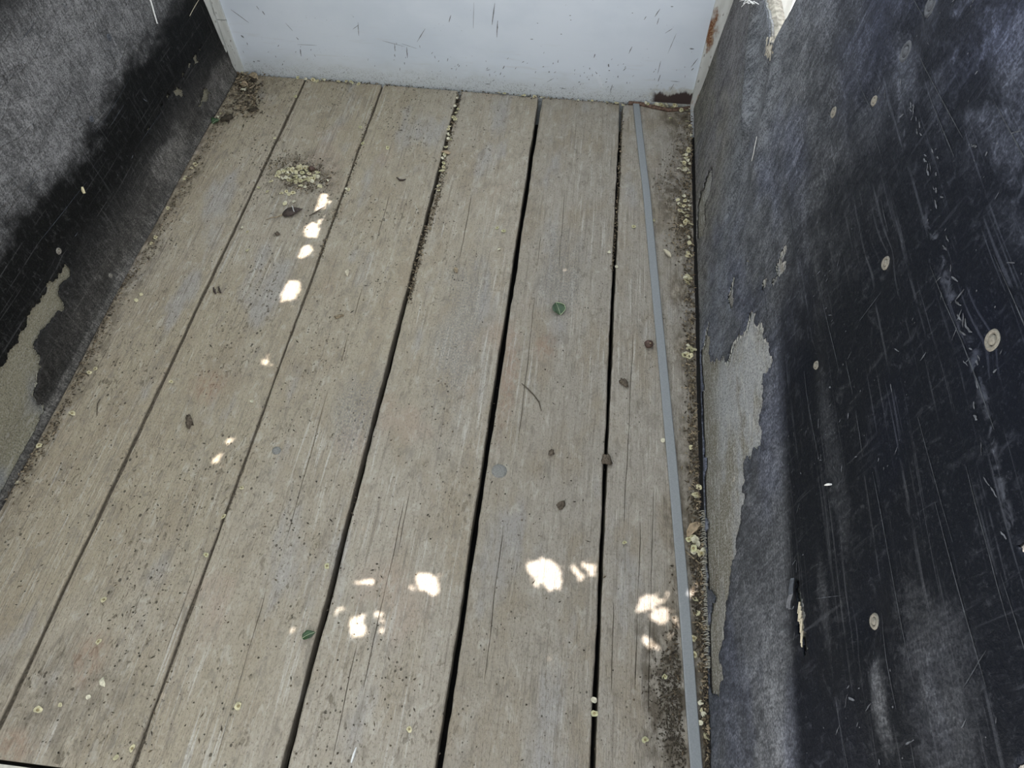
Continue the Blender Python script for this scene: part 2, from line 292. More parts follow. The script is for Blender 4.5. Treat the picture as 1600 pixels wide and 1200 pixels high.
# ------------------------------------------------------------------ object helpers
def mesh(name, V, Fc, mat, parent=None, mi=None, smooth=False, **kw):
    me = bpy.data.meshes.new(name); me.from_pydata([tuple(map(float, v)) for v in V], [], [tuple(map(int, f)) for f in Fc])
    for m in (mat if isinstance(mat, (list, tuple)) else [mat]): me.materials.append(m)
    if mi is not None: me.polygons.foreach_set('material_index', list(mi))
    if smooth: me.polygons.foreach_set('use_smooth', [True] * len(me.polygons))
    me.update()
    o = bpy.data.objects.new(name, me); COL.objects.link(o)
    if parent: o.parent = parent
    for k, v in kw.items(): o[k] = v
    return o
def empty(name, loc=(0, 0, 0), **kw):
    o = bpy.data.objects.new(name, None); COL.objects.link(o); o.location = loc; o.empty_display_size = .02
    for k, v in kw.items(): o[k] = v
    return o
class MB:
    def __init__(s): s.V = []; s.F = []; s.I = []
    def add(s, V, Fc, i=0):
        b = len(s.V); s.V += [tuple(v) for v in V]; s.F += [tuple(b + k for k in f) for f in Fc]; s.I += [i] * len(Fc)
    def box(s, a, b, i=0):
        (x0, y0, z0), (x1, y1, z1) = a, b
        s.add([(x0, y0, z0), (x1, y0, z0), (x1, y1, z0), (x0, y1, z0), (x0, y0, z1), (x1, y0, z1), (x1, y1, z1), (x0, y1, z1)],
              [(3, 2, 1, 0), (4, 5, 6, 7), (0, 1, 5, 4), (1, 2, 6, 5), (2, 3, 7, 6), (3, 0, 4, 7)], i)
    def tube(s, pts, rad, n=6, i=0, flat=1.0):
        P = [Vector(p) for p in pts]; rings = []
        for k, p in enumerate(P):
            d = (P[min(k + 1, len(P) - 1)] - P[max(k - 1, 0)]).normalized()
            u = d.cross(Vector((0, 0, 1)));
            if u.length < .05: u = d.cross(Vector((1, 0, 0)))
            u.normalize(); w = u.cross(d); r = rad[k] if isinstance(rad, (list, tuple)) else rad
            rings.append([p + u * (r * math.cos(2 * PI * j / n)) + w * (r * flat * math.sin(2 * PI * j / n)) for j in range(n)])
        V = [v for r_ in rings for v in r_]; Fc = []
        for k in range(len(P) - 1):
            for j in range(n): Fc.append((k * n + j, k * n + (j + 1) % n, (k + 1) * n + (j + 1) % n, (k + 1) * n + j))
        Fc += [tuple(range(n))[::-1], tuple(range((len(P) - 1) * n, len(P) * n))]
        s.add(V, Fc, i)
    def lump(s, c, r, seed=0, i=0, sq=(1, 1, 1)):                   # small irregular octahedron-like crumb
        rnd = random.Random(seed)
        D = [(1, 0, 0), (0, 1, 0), (-1, 0, 0), (0, -1, 0), (0, 0, 1), (0, 0, -.6)]
        a = rnd.random() * 6.3; ca, sa = math.cos(a), math.sin(a)
        V = []
        for d in D:
            k = r * rnd.uniform(.6, 1.25); x, y, z = d[0] * k * sq[0], d[1] * k * sq[1], d[2] * k * sq[2]
            V.append((c[0] + x * ca - y * sa, c[1] + x * sa + y * ca, c[2] + z))
        s.add(V, [(0, 1, 4), (1, 2, 4), (2, 3, 4), (3, 0, 4), (1, 0, 5), (2, 1, 5), (3, 2, 5), (0, 3, 5)], i)
    def obj(s, name, mat, parent=None, smooth=False, **kw): return mesh(name, s.V, s.F, mat, parent, s.I, smooth, **kw)

def rag(poly, n=4, amp=.25, seed=1, mn=.0012):                       # fractal ragged outline
    rnd = random.Random(seed); P = [Vector(p) for p in poly]
    for _ in range(n):
        Q = []
        for a, b in zip(P, P[1:] + P[:1]):
            e = b - a; Q.append(a)
            if e.length > mn * 2: Q.append((a + b) / 2 + Vector((-e.y, e.x)) * rnd.uniform(-amp, amp))
        P = Q
    return [(p.x, p.y) for p in P]
def inpoly(pts, poly):
    x, y = pts[:, 0], pts[:, 1]; r = np.zeros(len(pts), bool); n = len(poly)
    for i in range(n):
        x0, y0 = poly[i]; x1, y1 = poly[(i + 1) % n]
        if y0 == y1: continue
        c = ((y0 > y) != (y1 > y)) & (x < (x1 - x0) * (y - y0) / (y1 - y0) + x0); r ^= c
    return r
def sheet(outline, holes, step, keepout=.0):                         # triangulated sheet in 2D with holes
    V, E = [], []
    def loop(p):
        b = len(V); V.extend(Vector(q) for q in p); E.extend((b + i, b + (i + 1) % len(p)) for i in range(len(p)))
    loop(outline)
    for h in holes: loop(h)
    A = np.array([tuple(p) for p in outline]); lo, hi = A.min(0), A.max(0)
    gx, gy = np.meshgrid(np.arange(lo[0] + step / 2, hi[0], step), np.arange(lo[1] + step / 2, hi[1], step))
    G = np.c_[gx.ravel(), gy.ravel()] + np.random.uniform(-.25, .25, (gx.size, 2)) * step
    G = G[inpoly(G, outline)]
    for h in holes: G = G[~inpoly(G, h)]
    V.extend(Vector(g) for g in G)
    vo, eo, fo, *_ = delaunay_2d_cdt(V, E, [], 0, 1e-6)
    v = np.array([tuple(p) for p in vo]); f = np.array([tuple(q) for q in fo if len(q) == 3])
    c = v[f].mean(1); k = inpoly(c, outline)
    for h in holes: k &= ~inpoly(c, h)
    f = f[k]; used = np.unique(f); m = -np.ones(len(v), int); m[used] = np.arange(len(used))
    return v[used], m[f]

# ------------------------------------------------------------------ floor of six planks
SEAM = [-.815, -.640, -.4575, -.276, -.0895, .0965, .2405]
GAP = [.003, .0052, .0034, .0075, .0082, .0062, .003]
CRACKS = {
    1: [[(531, 145), (515, 172), (503, 205), (485, 262)], [(357, 880), (330, 960), (305, 1030)]],
    2: [[(598, 300), (597, 380)], [(566, 442), (552, 508)], [(507, 605), (490, 687), (482, 740), (450, 850)], [(416, 905), (401, 970), (370, 1085), (342, 1197)],
        [(520, 620), (512, 670)], [(542, 517), (534, 575)]],
    3: [[(734, 300), (727, 375), (717, 412)], [(631, 775), (625, 825), (617, 882), (600, 925), (592, 960), (580, 1007), (565, 1087)], [(640, 760), (634, 800), (622, 870)], [(560, 1000), (540, 1062), (522, 1195)]],
    4: [[(845, 360), (841, 417)], [(839, 460), (827, 530), (812, 592), (810, 690)], [(783, 820), (776, 905), (765, 1012), (759, 1070)], [(880, 300), (876, 420)]],
    5: [[(990, 517), (987, 600), (983, 712), (975, 800), (970, 830)], [(957, 930), (957, 1100)], [(1006, 807), (1002, 875), (989, 1025), (988, 1090)], [(1022, 760), (1022, 870), (1011, 1060), (1011, 1130)]],
}
Y0, Y1 = .074, YF - .006
floor = empty('floor', (0, 0, 0), kind='structure', label='weathered grey brown plank floor of the trailer bed')
for i in range(6):
    xa, xb = SEAM[i] + GAP[i] / 2, SEAM[i + 1] - GAP[i + 1] / 2
    ys = np.linspace(Y0, Y1, 190); n = len(ys)
    cr_ = []
    for pl in CRACKS.get(i, []):
        W = np.array([fl(*p)[:2] for p in pl]); o = np.argsort(W[:, 1]); W = W[o]
        L_ = W[-1, 1] - W[0, 1]; lin = np.polyfit(W[:, 1], W[:, 0], 1) * np.array([.6 if L_ > .3 else .25, 1]); lin[0] = max(-.02, min(.02, lin[0])); lin[1] = W[:, 0].mean() - lin[0] * W[:, 1].mean()
        cx = np.polyval(lin, ys) * .86 + np.interp(ys, W[:, 1], W[:, 0]) * .14; cx = np.clip(cx, xa + .008, xb - .010); cr_.append((cx.mean(), cx, W[0, 1], W[-1, 1]))
    cr_.sort(key=lambda a: a[0])
    cols = []                                        # (x array, z array)
    zb = -.028
    wob = lambda s, a: np.array([noise.noise((s, y * 9, i)) * a + noise.noise((s, y * 45, i)) * a * .6 for y in ys])
    la, rb = xa + wob(1.3, .0016), xb + wob(7.7, .0016)
    if i == 5: rb = wob(7.7, .0010) + CR + SR * ys - .0052
    bev = .0022
    cols += [(la, np.full(n, zb)), (la, np.full(n, -.0035)), (la + bev * .4, np.full(n, -.0010)), (la + bev, np.zeros(n))]
    prev = xa + .012; plain_x = []
    marks = [c[0] for c in cr_]
    for x in np.linspace(xa + .015, xb - .015, 7):
        if all(abs(x - m) > .014 for m in marks): plain_x.append(x)
    items = [(x, 'p', None) for x in plain_x] + [(c[0], 'c', c) for c in cr_]
    items.sort(key=lambda a: a[0])
    last = la + bev + .001
    for x, kind_, c in items:
        if kind_ == 'p':
            a = np.maximum(np.full(n, x), last + .0006); cols.append((a, np.array([noise.noise((x * 14, y * 3, i * 3.)) * .0010 for y in ys]))); last = a
        else:
            _, cx, y_a, y_b = c
            cx = cx + np.array([noise.noise((x * 31, y * 16, 4.)) * .0014 + noise.noise((x * 31, y * 70, 4.)) * .0005 for y in ys])
            m = np.clip((ys - y_a) / .03, 0, 1) * np.clip((y_b - ys) / .03, 0, 1) * np.array([.35 + .65 * max(0, min(1, .75 + noise.noise((x * 17, y * 12, 9.)) * 1.6)) for y in ys])
            w = .00055 * (.4 + m)
            a = np.maximum(cx - w, last + .0004); cols.append((a, np.zeros(n))); cols.append((a + w, -.0030 * m)); cols.append((a + 2 * w, np.zeros(n))); last = a + 2 * w
    cols += [(np.maximum(rb - bev, last + .0004), np.zeros(n)), (rb - bev * .4, np.full(n, -.0010)), (rb, np.full(n, -.0035)), (rb, np.full(n, zb))]
    V = []; nc = len(cols)
    for cx, cz in cols: V += [(cx[k], ys[k], cz[k]) for k in range(n)]
    Fc = [(c * n + k, (c + 1) * n + k, (c + 1) * n + k + 1, c * n + k + 1) for c in range(nc - 1) for k in range(n - 1)]
    Fc += [((nc - 1) * n + k, k, k + 1, (nc - 1) * n + k + 1) for k in range(n - 1)]
    Fc += [tuple(c * n for c in range(nc))[::-1], tuple(c * n + n - 1 for c in range(nc))]
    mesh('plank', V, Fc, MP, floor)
b = MB(); b.box((-.90, -.02, -.11), (.33, 1.512, -.075)); b.box((.31, -.02, -.075), (.33, 1.512, -.004)); b.box((-.90, -.02, -.075), (-.88, 1.512, -.004)); b.obj('gap_shade_board', M_GAP_SHADE, floor)  # added dark tray keeps light out of the plank gaps
M_FILL = plain('packed_seam_dirt', (0.105, 0.085, 0.062), .95, .45, 300)
for k, z in ((1, -.0075), (2, -.006)):
    b = MB(); b.box((SEAM[k] - GAP[k] * .5 - .001, Y0, z - .01), (SEAM[k] + GAP[k] * .5 + .001, Y1, z)); b.obj('packed_dirt', M_FILL, floor)
for px, py, r in ((780, 736, .0125), (432, 704, .0072)):
    p = fl(px, py); V, Fc = [], []; n = 20
    for rr, z in ((1, -.001), (.93, .0008), (.6, .0016), (.25, .0019)):
        V += [(p[0] + r * rr * math.cos(2 * PI * k / n), p[1] + r * rr * math.sin(2 * PI * k / n), z) for k in range(n)]
    for q in range(3): Fc += [(q * n + k, q * n + (k + 1) % n, (q + 1) * n + (k + 1) % n, (q + 1) * n + k) for k in range(n)]
    Fc.append(tuple(range(3 * n, 4 * n)))
    mesh('bolt_head', V, Fc, M_BOLT, floor, smooth=True)

# ------------------------------------------------------------------ front panel
wallf = MB(); wallf.box((-.92, YF, -.115), (.36, YF + .006, .62))
wf_o = wallf.obj('wall_front', MPAN, kind='structure', label='white painted steel front panel with grime along its foot')
def strip(name, pts, th, mat, parent):               # a strip on the panel: list of (x_left, x_right, z)
    V = []
    for xl, xr, z in pts: V += [(xl, YF - th, z), (xr, YF - th, z), (xr, YF, z), (xl, YF, z)]
    Fc = []
    for k in range(len(pts) - 1):
        a, c = 4 * k, 4 * k + 4
        for j in range(4): Fc.append((a + j, a + (j + 1) % 4, c + (j + 1) % 4, c + j))
    Fc += [(3, 2, 1, 0), tuple(4 * (len(pts) - 1) + j for j in range(4))]
    return mesh(name, V, Fc, mat, parent)
zs = [0.001, .06, .12, .17, .25, .62]
def lx(px0, px1, z):                                 # x on the panel along a photo line
    a, c = wf(*px0), wf(*px1); return a[0] + (c[0] - a[0]) * (z - a[1]) / (c[1] - a[1])
strip('corner_trim', [(-.90, lx((363, 98), (330, 0), z), z) for z in zs], .012, MTR, wf_o)
strip('corner_trim', [(lx((363, 98), (330, 0), z) + .0015, lx((378, 98), (343, 0), z), z) for z in zs[:4][:1] + [.06, .105, .128]], .006, MTR, wf_o)
strip('corner_trim', [(lx((363, 98), (330, 0), z) + .0015, lx((378, 98), (343, 0), z), z) for z in (.130, .17, .25, .62)], .006, MTR, wf_o)
strip('corner_trim', [(lx((1078, 165), (1118, 0), z), .40, z) for z in zs], .009, MTRR, wf_o)
b = MB(); P = []
for px, py in ((982, 163), (1000, 164), (1020, 169), (1045, 174), (1068, 172), (1082, 164)):
    p = fl(px, py); P.append((p[0], min(p[1], YF - .002), .003))
b.tube(P, .0045, 6); b.obj('rusty_lip', M_RUST, wf_o)
# paint chips and scratches on the panel
b = MB(); rnd = random.Random(3)
def mark(px, py, ln, ang, w):
    x, z = wf(px, py); k = float(np.linalg.norm(np.array(wf(px + 1, py)) - np.array(wf(px, py))))
    n = 5; V, Fc = [], []; dx, dz = math.cos(ang), math.sin(ang) * 1.35
    for j in range(n + 1):
        t = (j / n - .5) * ln * k; ww = .62 * w * k * (.25 + math.sin(PI * (j + .3) / (n + .6))) * rnd.uniform(.6, 1.1) / 1.2
        cx, cz = x + dx * t + rnd.uniform(-.2, .2) * w * k, z + dz * t
        V += [(cx - dz * ww, YF - .0007, cz + dx * ww), (cx + dz * ww, YF - .0007, cz - dx * ww)]
    for j in range(n): Fc.append((2 * j, 2 * j + 1, 2 * j + 3, 2 * j + 2))
    b.add(V, Fc)
for a in ((552, 26, 1, .6, 1), (375, 25, 26, -.55, .8), (379, 57, 4, -.8, 1.6), (658, 55, 22, .85, .7), (636, 82, 13, 1.5, .8), (617, 74, 9, 1.5, .7), (703, 29, 9, 1.2, .8),
          (560, 45, 16, 1.45, .7), (556, 42, 12, .5, .6), (615, 68, 34, -.15, .5), (640, 72, 24, -.2, .45), (891, 24, 2.5, 0, 1.1), (892, 31, 2, 0, 1), (877, 53, 2.5, 0, 1.1), (840, 36, 2, 0, 1), (831, 61, 4, .1, 1.1),
          (951, 102, 4, -1.2, 1.5), (952, 110, 2.5, 0, 1.3), (932, 114, 3, -.6, 1.2), (858, 112, 2.2, 0, 1.3), (849, 104, 2.5, .4, 1.2), (1081, 76, 7, 0, 2.0), (1085, 98, 14, 1.0, .8), (1082, 108, 4, .8, 1.2),
          (1045, 48, 12, .55, .7), (1050, 68, 26, 1.3, .5), (1027, 20, 12, 1.0, .8), (1028, 33, 8, 1.4, .8), (1008, 28, 5, 1.0, .8), (1050, 10, 4, 0, 1.2), (1055, 127, 14, 0, .8), (1050, 136, 10, 1.2, .7),
          (988, 20, 2, 0, 1), (981, 160, 7, .9, .8), (860, 125, 12, .5, .6), (929, 87, 5, 1.3, 1), (985, 78, 10, 1.2, .7), (976, 108, 6, .8, .8), (1030, 105, 16, 1.5, .6), (1030, 122, 9, 1.4, .9),
          (771, 22, 26, 1.4, .9), (777, 45, 20, 1.5, 1.1), (740, 24, 30, 1.5, .4), (787, 105, 5, 1.0, .9), (782, 115, 4, 1.1, .9), (763, 109, 7, .2, .7), (762, 131, 9, .05, 1), (706, 107, 3, 0, 1.1), (632, 98, 2, 0, 1),
          (465, 60, 4, -.8, 1), (452, 42, 12, -.8, .6), (470, 82, 9, 1.4, 1.0), (412, 20, 5, -1, 1), (403, 12, 5, -1, .8), (404, 95, 5, 0, 1), (397, 96, 3, 0, 1.4), (480, 70, 30, .02, .5),
          (955, 138, 10, 1.4, .7), (1017, 139, 2, 0, 1.2), (1000, 150, 4, 0, 1.2), (947, 128, 3, .5, 1), (880, 138, 12, -.1, .8), (905, 128, 3, .4, 1)): mark(*a)
for _ in range(230):
    px = rnd.uniform(370, 1085); py = rnd.uniform(0, 1) ** .7 * 95 + 50 + (px - 370) * .065
    if py < 100 + (px - 370) * .077: mark(px, py, rnd.uniform(1, 4), rnd.uniform(.4, 1.8), rnd.uniform(.35, .8))
b.obj('paint_chips', M_CHIP, wf_o, kind='stuff')

# ------------------------------------------------------------------ side walls: fabric belt with a worn rubber face
def seg_d(y, t, a, c):
    a, c = np.array(a), np.array(c); d = c - a; L = d @ d
    u = np.clip(((y - a[0]) * d[0] + (t - a[1]) * d[1]) / L, 0, 1)
    return np.hypot(y - a[0] - u * d[0], t - a[1] - u * d[1])
FOLD = [(wr(1183, 0), wr(1170, 200), .016, -.012), (wr(1196, 110), wr(1140, 330), .014, .007), (wr(1215, 70), wr(1185, 260), .018, -.006)]
def surf_r(y, t, off):
    x = CR + SR * y + KR * t
    x = x + np.array([noise.noise((a * 2.3, b_ * 3, 1.)) * .005 + noise.noise((a * 7, b_ * 9, 5.)) * .0018 for a, b_ in zip(y, t)]) * np.clip(t / .05, .15, 1)
    for a, c, w, h in FOLD: x = x + h * np.exp(-(seg_d(y, t, a, c) / w) ** 2)
    for q, dep in BOLT_R: x = x + dep * np.exp(-(np.hypot(y - q[0], t - q[1]) / .022) ** 2)
    return np.c_[x + off, y, t]
def surf_l(y, t, off):
    x = CL + SL * y + KL * t
    x = x + np.array([noise.noise((a * 2.1, b_ * 3, 11.)) * .006 + noise.noise((a * 8, b_ * 11, 15.)) * .0022 for a, b_ in zip(y, t)]) * np.clip(t / .05, .15, 1)
    x = x - .010 * np.clip(1 - t / .03, 0, 1) ** 2
    for q, dep in BOLT_L: x = x + dep * np.exp(-(np.hypot(y - q[0], t - q[1]) / .02) ** 2)
    return np.c_[-(x + off), y, t]
BR = [((1370, 410), .0085), ((1535, 530), .0105), ((1267, 570), .0062), ((1358, 970), .0085), ((1293, 175), .0085), ((1403, 80), .0135), ((1355, 157), .007), ((1444, 8), .013)]
BL = [((177, 59), .0075), ((149, 187), .0065), ((98, 393), .007), ((176, 431), .0055)]
BOLT_R = [(wr(*p), .006) for p, r in BR]; BOLT_L = [(wl_(*p), .005) for p, r in BL]

HR = [
    [(1177, 481), (1179, 500), (1182, 510), (1190, 504), (1192, 512), (1193, 530), (1199, 535), (1204, 543), (1203, 552), (1206, 560), (1204, 575), (1199, 582), (1193, 585), (1195, 610), (1192, 645), (1189, 665),
     (1192, 690), (1193, 706), (1188, 697), (1186, 708), (1181, 700), (1177, 712), (1172, 722), (1170, 712), (1164, 725), (1165, 760), (1160, 800), (1161, 810), (1157, 830), (1152, 850), (1153, 862), (1149, 878), (1142, 900), (1140, 930), (1135, 960), (1131, 1000), (1132, 1060), (1127, 1080), (1118, 1086),
     (1108, 1075), (1103, 1000), (1098, 900), (1092, 800), (1089, 700), (1088, 600), (1091, 580), (1093, 550), (1099, 540), (1102, 520), (1107, 500), (1113, 520), (1109, 542), (1110, 553), (1114, 562), (1120, 558), (1126, 560), (1133, 566), (1138, 560), (1140, 552), (1143, 540), (1147, 530), (1152, 526), (1154, 519), (1162, 518), (1166, 513), (1170, 498), (1173, 486)],
    [(1222, 386), (1229, 389), (1225, 400), (1222, 410), (1228, 415), (1226, 424), (1219, 433), (1213, 440), (1207, 453), (1204, 442), (1212, 430), (1210, 418), (1216, 405)],
    [(1165, 405), (1171, 402), (1170, 418), (1165, 412)],
    [(1145, 430), (1149, 430), (1147, 465), (1143, 485), (1138, 475), (1139, 450)],
    [(1192, 438), (1198, 435), (1197, 448), (1193, 453)],
    [(1113, 262), (1110, 300), (1102, 340), (1098, 372), (1091, 375), (1090, 340), (1094, 300), (1105, 275)],
    [(1247, 907), (1254, 925), (1259, 950), (1261, 970), (1265, 995), (1262, 1030), (1260, 1017), (1256, 992), (1251, 975), (1251, 950)],
    [(1589, 851), (1600, 847), (1612, 850), (1612, 872), (1601, 868), (1594, 862)],  # pale hole added so a sun spot reads bright on the rubber
    [(1586, 1202), (1594, 1194), (1606, 1188), (1616, 1200), (1600, 1214)],  # likewise opened to brighten the lower sun spot
]
HL = [
    [(107, 410), (100, 422), (87, 440), (75, 455), (52, 485), (45, 507), (32, 532), (15, 562), (0, 575), (-40, 600), (-90, 650), (-140, 760), (-80, 845), (0, 765), (35, 715), (66, 660), (70, 648), (67, 632), (55, 622), (54, 612), (60, 600), (61, 582), (65, 565), (60, 550), (56, 537), (62, 530), (75, 510), (82, 502), (106, 482), (102, 472), (96, 450)],
    [(280, 129), (287, 140), (291, 151), (284, 152), (272, 142)], [(309, 85), (314, 102), (304, 102), (304, 95)], [(322, 138), (330, 149), (317, 160), (309, 167), (316, 152)],
    [(299, 98), (298, 106), (295, 105)], [(290, 113), (288, 121), (285, 119)], [(269, 148), (266, 154), (263, 152)], [(237, 198), (234, 206), (232, 203)], [(316, 73), (313, 80), (311, 77)], [(257, 162), (254, 168), (252, 166)],
]
HOLES_R = [[wr(*p) for p in h] for h in HR]; HOLES_L = [[wl_(*p) for p in h] for h in HL]
HOLES_R = [[(y, max(t, .006)) for y, t in h] for h in HOLES_R]; HOLES_L = [[(y, max(t, .013)) for y, t in h] for h in HOLES_L]
HOLES_R = [rag(h, 4, .36, i + 3, .0007) for i, h in enumerate(HOLES_R)]; HOLES_L = [rag(h, 4, .34, i + 30, .0007) for i, h in enumerate(HOLES_L)]
HOLES_R = [[(y, max(t, .004)) for y, t in h] for h in HOLES_R]; HOLES_L = [[(y, max(t, .012)) for y, t in h] for h in HOLES_L]
# the far third of the right wall is cut low; its top carries a bleached rail
TOPN = .84
a0, a1, a2 = wr(1243, 0), wr(1226, 32), wr(1211, 66)
b0, b1 = wr(1193, 0), wr(1203, 48)
slope_ = (a0[0] - a2[0]) / (a0[1] - a2[1])
out_r = [(-.12, .003), (1.507, .003), (YF - .004, .12), (YF - .001, .26), (YF - .002, b0[1] - .004), (b0[0] + .1, b0[1] - .002), b0, b1, (a2[0] + .03, b1[1] - .006), a2, a1, a0, (a0[0] + slope_ * .2, a0[1] + .2), (a0[0] + slope_ * .25, TOPN), (-.12, TOPN)]
def edge_rag(pts, seed, amp, n=3):
    rnd = random.Random(seed); P = [Vector(p) for p in pts]
    for _ in range(n):
        Q = []
        for a, c in zip(P, P[1:] + P[:1]):
            e = c - a; Q.append(a)
            if e.length > .012: Q.append((a + c) / 2 + Vector((-e.y, e.x)).normalized() * rnd.uniform(-amp, amp))
        P = Q
    return [(p.x, max(p.y, .002)) for p in P]
out_r = edge_rag(out_r, 5, .0022, 4)
out_l = edge_rag([(-.12, .002), (1.508, .002), (YF - .004, .10), (YF - .001, .20), (YF - .002, .58), (-.12, .60)], 6, .0022, 4)

def wall(name, label, outline, holes, surf, back_m, rub_m, sgn):
    v, f = sheet(outline, [], .009)
    P = surf(v[:, 0], v[:, 1], .0036); 
    root = mesh(name, P, f if sgn < 0 else f[:, ::-1], back_m, smooth=True, kind='structure', label=label)
    so = root.modifiers.new('thickness', 'SOLIDIFY'); so.thickness = .004; so.offset = 1
    v, f = sheet(outline, holes, .009)
    P = surf(v[:, 0], v[:, 1], 0.0)
    # rim of each hole curls up a little towards the bed
    H = np.array([q for h in holes for q in h])
    dist = np.full(len(v), 9.)
    for k in range(0, len(H), 64): dist = np.minimum(dist, np.hypot(v[:, 0, None] - H[None, k:k + 64, 0], v[:, 1, None] - H[None, k:k + 64, 1]).min(1))
    lift = np.exp(-(dist / .004) ** 2) * np.array([max(0, .4 + noise.noise((q[0] * 40, q[1] * 40, 2.))) for q in v]) * .0016
    P[:, 0] += sgn * lift
    rub = mesh('rubber_face', P, f if sgn < 0 else f[:, ::-1], rub_m, root, smooth=True)
    so = rub.modifiers.new('thickness', 'SOLIDIFY'); so.thickness = .0022; so.offset = 1
    return root
wallr = wall('wall_right', 'tall black rubber clad side wall with a big peeled patch along its foot', out_r, HOLES_R, surf_r, MFR, MRR, -1)
walll = wall('wall_left', 'worn black rubber clad side wall on the left with painted grey sky sheen', out_l, HOLES_L, surf_l, MFL, MRL, 1)

def wall_pt(side, px, py, off=0.0):
    y, t = (wr if side == 'r' else wl_)(px, py)
    return Vector((surf_r if side == 'r' else surf_l)(np.array([y]), np.array([t]), off)[0])
def disc_on_wall(side, px, py, r, dark=False):
    root = wallr if side == 'r' else walll
    r *= .84; c = wall_pt(side, px, py, .0004); nx = Vector((-1, 0, .1)).normalized() if side == 'r' else Vector((1, 0, .1)).normalized()
    u = Vector((0, 1, 0)); w = nx.cross(u); n = 18
    def ringmesh(prof, mat, parent, name, cap=True):
        V, Fc = [], []
        for rr, h in prof: V += [c + (u * math.cos(2 * PI * k / n) + w * math.sin(2 * PI * k / n)) * rr + nx * h for k in range(n)]
        for q in range(len(prof) - 1): Fc += [(q * n + k, q * n + (k + 1) % n, (q + 1) * n + (k + 1) % n, (q + 1) * n + k) for k in range(n)]
        if cap: Fc.append(tuple(range((len(prof) - 1) * n, len(prof) * n)))
        return mesh(name, V, Fc, mat, parent, smooth=True)
    bo = ringmesh([(r, -.002), (r * .97, .0012), (r * .78, .0026), (r * .55, .0020), (r * .50, .0006)], M_WASH2 if dark else M_WASH, root, 'washer')
    ringmesh([(r * .46, .0002), (r * .42, .0022), (r * .2, .0030)], (M_WASH if not dark else M_WASH2), bo, 'screw_head')
    return bo
for (p, r) in BR: disc_on_wall('r', *p, r, p in ((1403, 80), (1444, 8)))
for (p, r) in BL: disc_on_wall('l', *p, r, p in ((177, 59), (149, 187)))
# bleached rail on the low part of the right wall
tz = b0[1]; V, Fc = [], []; m = 26; k8 = 10
xc = CR + SR * 1.3 + KR * tz
yend = wr(1207, 66)[0]
for j in range(m):
    y = yend + (YF + .12 - yend) * j / (m - 1)
    for q in range(k8):
        a = 2 * PI * q / k8; rr = .0135 * (1 + .16 * noise.noise((y * 6, math.cos(a) * 2, math.sin(a) * 2))) * (1.0 if j > 0 else .6)
        jut = (noise.noise((q * 3.1, 2, 1)) * .022 if j == 0 else 0)
        V.append((xc + .0175 + rr * math.cos(a), y + jut, tz - .004 + rr * .9 * math.sin(a)))
for j in range(m - 1):
    for q in range(k8): Fc.append((j * k8 + q, j * k8 + (q + 1) % k8, (j + 1) * k8 + (q + 1) % k8, (j + 1) * k8 + q))
Fc += [tuple(range(k8))[::-1], tuple((m - 1) * k8 + q for q in range(k8))]
mesh('wooden_rail', V, Fc, M_RAIL, wallr, label='bleached grey wooden rail along the low end of the wall')
# frayed threads
b = MB(); rnd = random.Random(9)
for k in range(9):
    p = wall_pt('r', 1186 + rnd.uniform(-5, 5), 4 + rnd.uniform(-3, 4), -.003); q = p + Vector((-.010 + rnd.uniform(-.01, 0), rnd.uniform(-.02, .02), rnd.uniform(-.008, .012)))
    b.tube([p, (p + q) / 2 + Vector((0, .003, .003)), q], [.0009, .0008, .0003], 4)
b.obj('frayed_threads', M_WHITE, wallr, kind='stuff')
b = MB()
for k in range(110):
    f_ = k / 109; py = 800 + f_ * 245; px = 1095.5 + (py - 800) * .0295 + rnd.uniform(-1, 1)
    p = fl(px + 2, py); q = Vector((p[0] + .003, p[1], .004 + rnd.uniform(0, .002))); s = Vector((p[0] - rnd.uniform(.002, .007), p[1] + rnd.uniform(-.003, .001), .0015))
    b.tube([q, (q + s) / 2 + Vector((0, 0, .003)), s], [.0008, .0007, .0004], 4)
b.obj('frayed_weave', M_FRAY, wallr, kind='stuff')
b = MB()
for k in range(28):
    a = (1206 + rnd.uniform(-7, 9), 58 + rnd.uniform(0, 26)); p = wall_pt('r', *a, -.001); q = p + Vector((-.002, rnd.uniform(-.022, .0), rnd.uniform(-.012, .004)))
    b.tube([p, q], [.0016, .0005], 4)
b.obj('torn_fibres', M_RAIL, wallr, kind='stuff')
# peeled curl beside the narrow tear
V = []; Fc = []
path = [(1247, 905), (1249, 920), (1251, 932), (1246, 942), (1241, 952)]
for k, p in enumerate(path):
    c = wall_pt('r', *p, -.002 - .004 * math.sin(PI * k / 4)); w = .0018 + .003 * math.sin(PI * (k + .4) / 4.8)
    V += [c + Vector((-.001, 0, w)), c + Vector((-.004, 0, 0)), c + Vector((-.001, 0, -w)), c + Vector((.001, 0, 0))]
for k in range(len(path) - 1):
    for j in range(4): Fc.append((4 * k + j, 4 * k + (j + 1) % 4, 4 * k + 4 + (j + 1) % 4, 4 * k + 4 + j))
mesh('peeled_curl', V, Fc, M_WASH2, wallr)
b = MB()
for k in range(16):
    f_ = rnd.random(); px, py = 1252 + f_ * 8, 940 + f_ * 60; p = wall_pt('r', px + rnd.uniform(-1, 1), py, .0005); q = wall_pt('r', px + rnd.uniform(1, 4), py + rnd.uniform(10, 26), -.002)
    b.tube([p, q], [.0012, .0006], 4)
b.obj('torn_fibres', M_PETAL, wallr, kind='stuff')
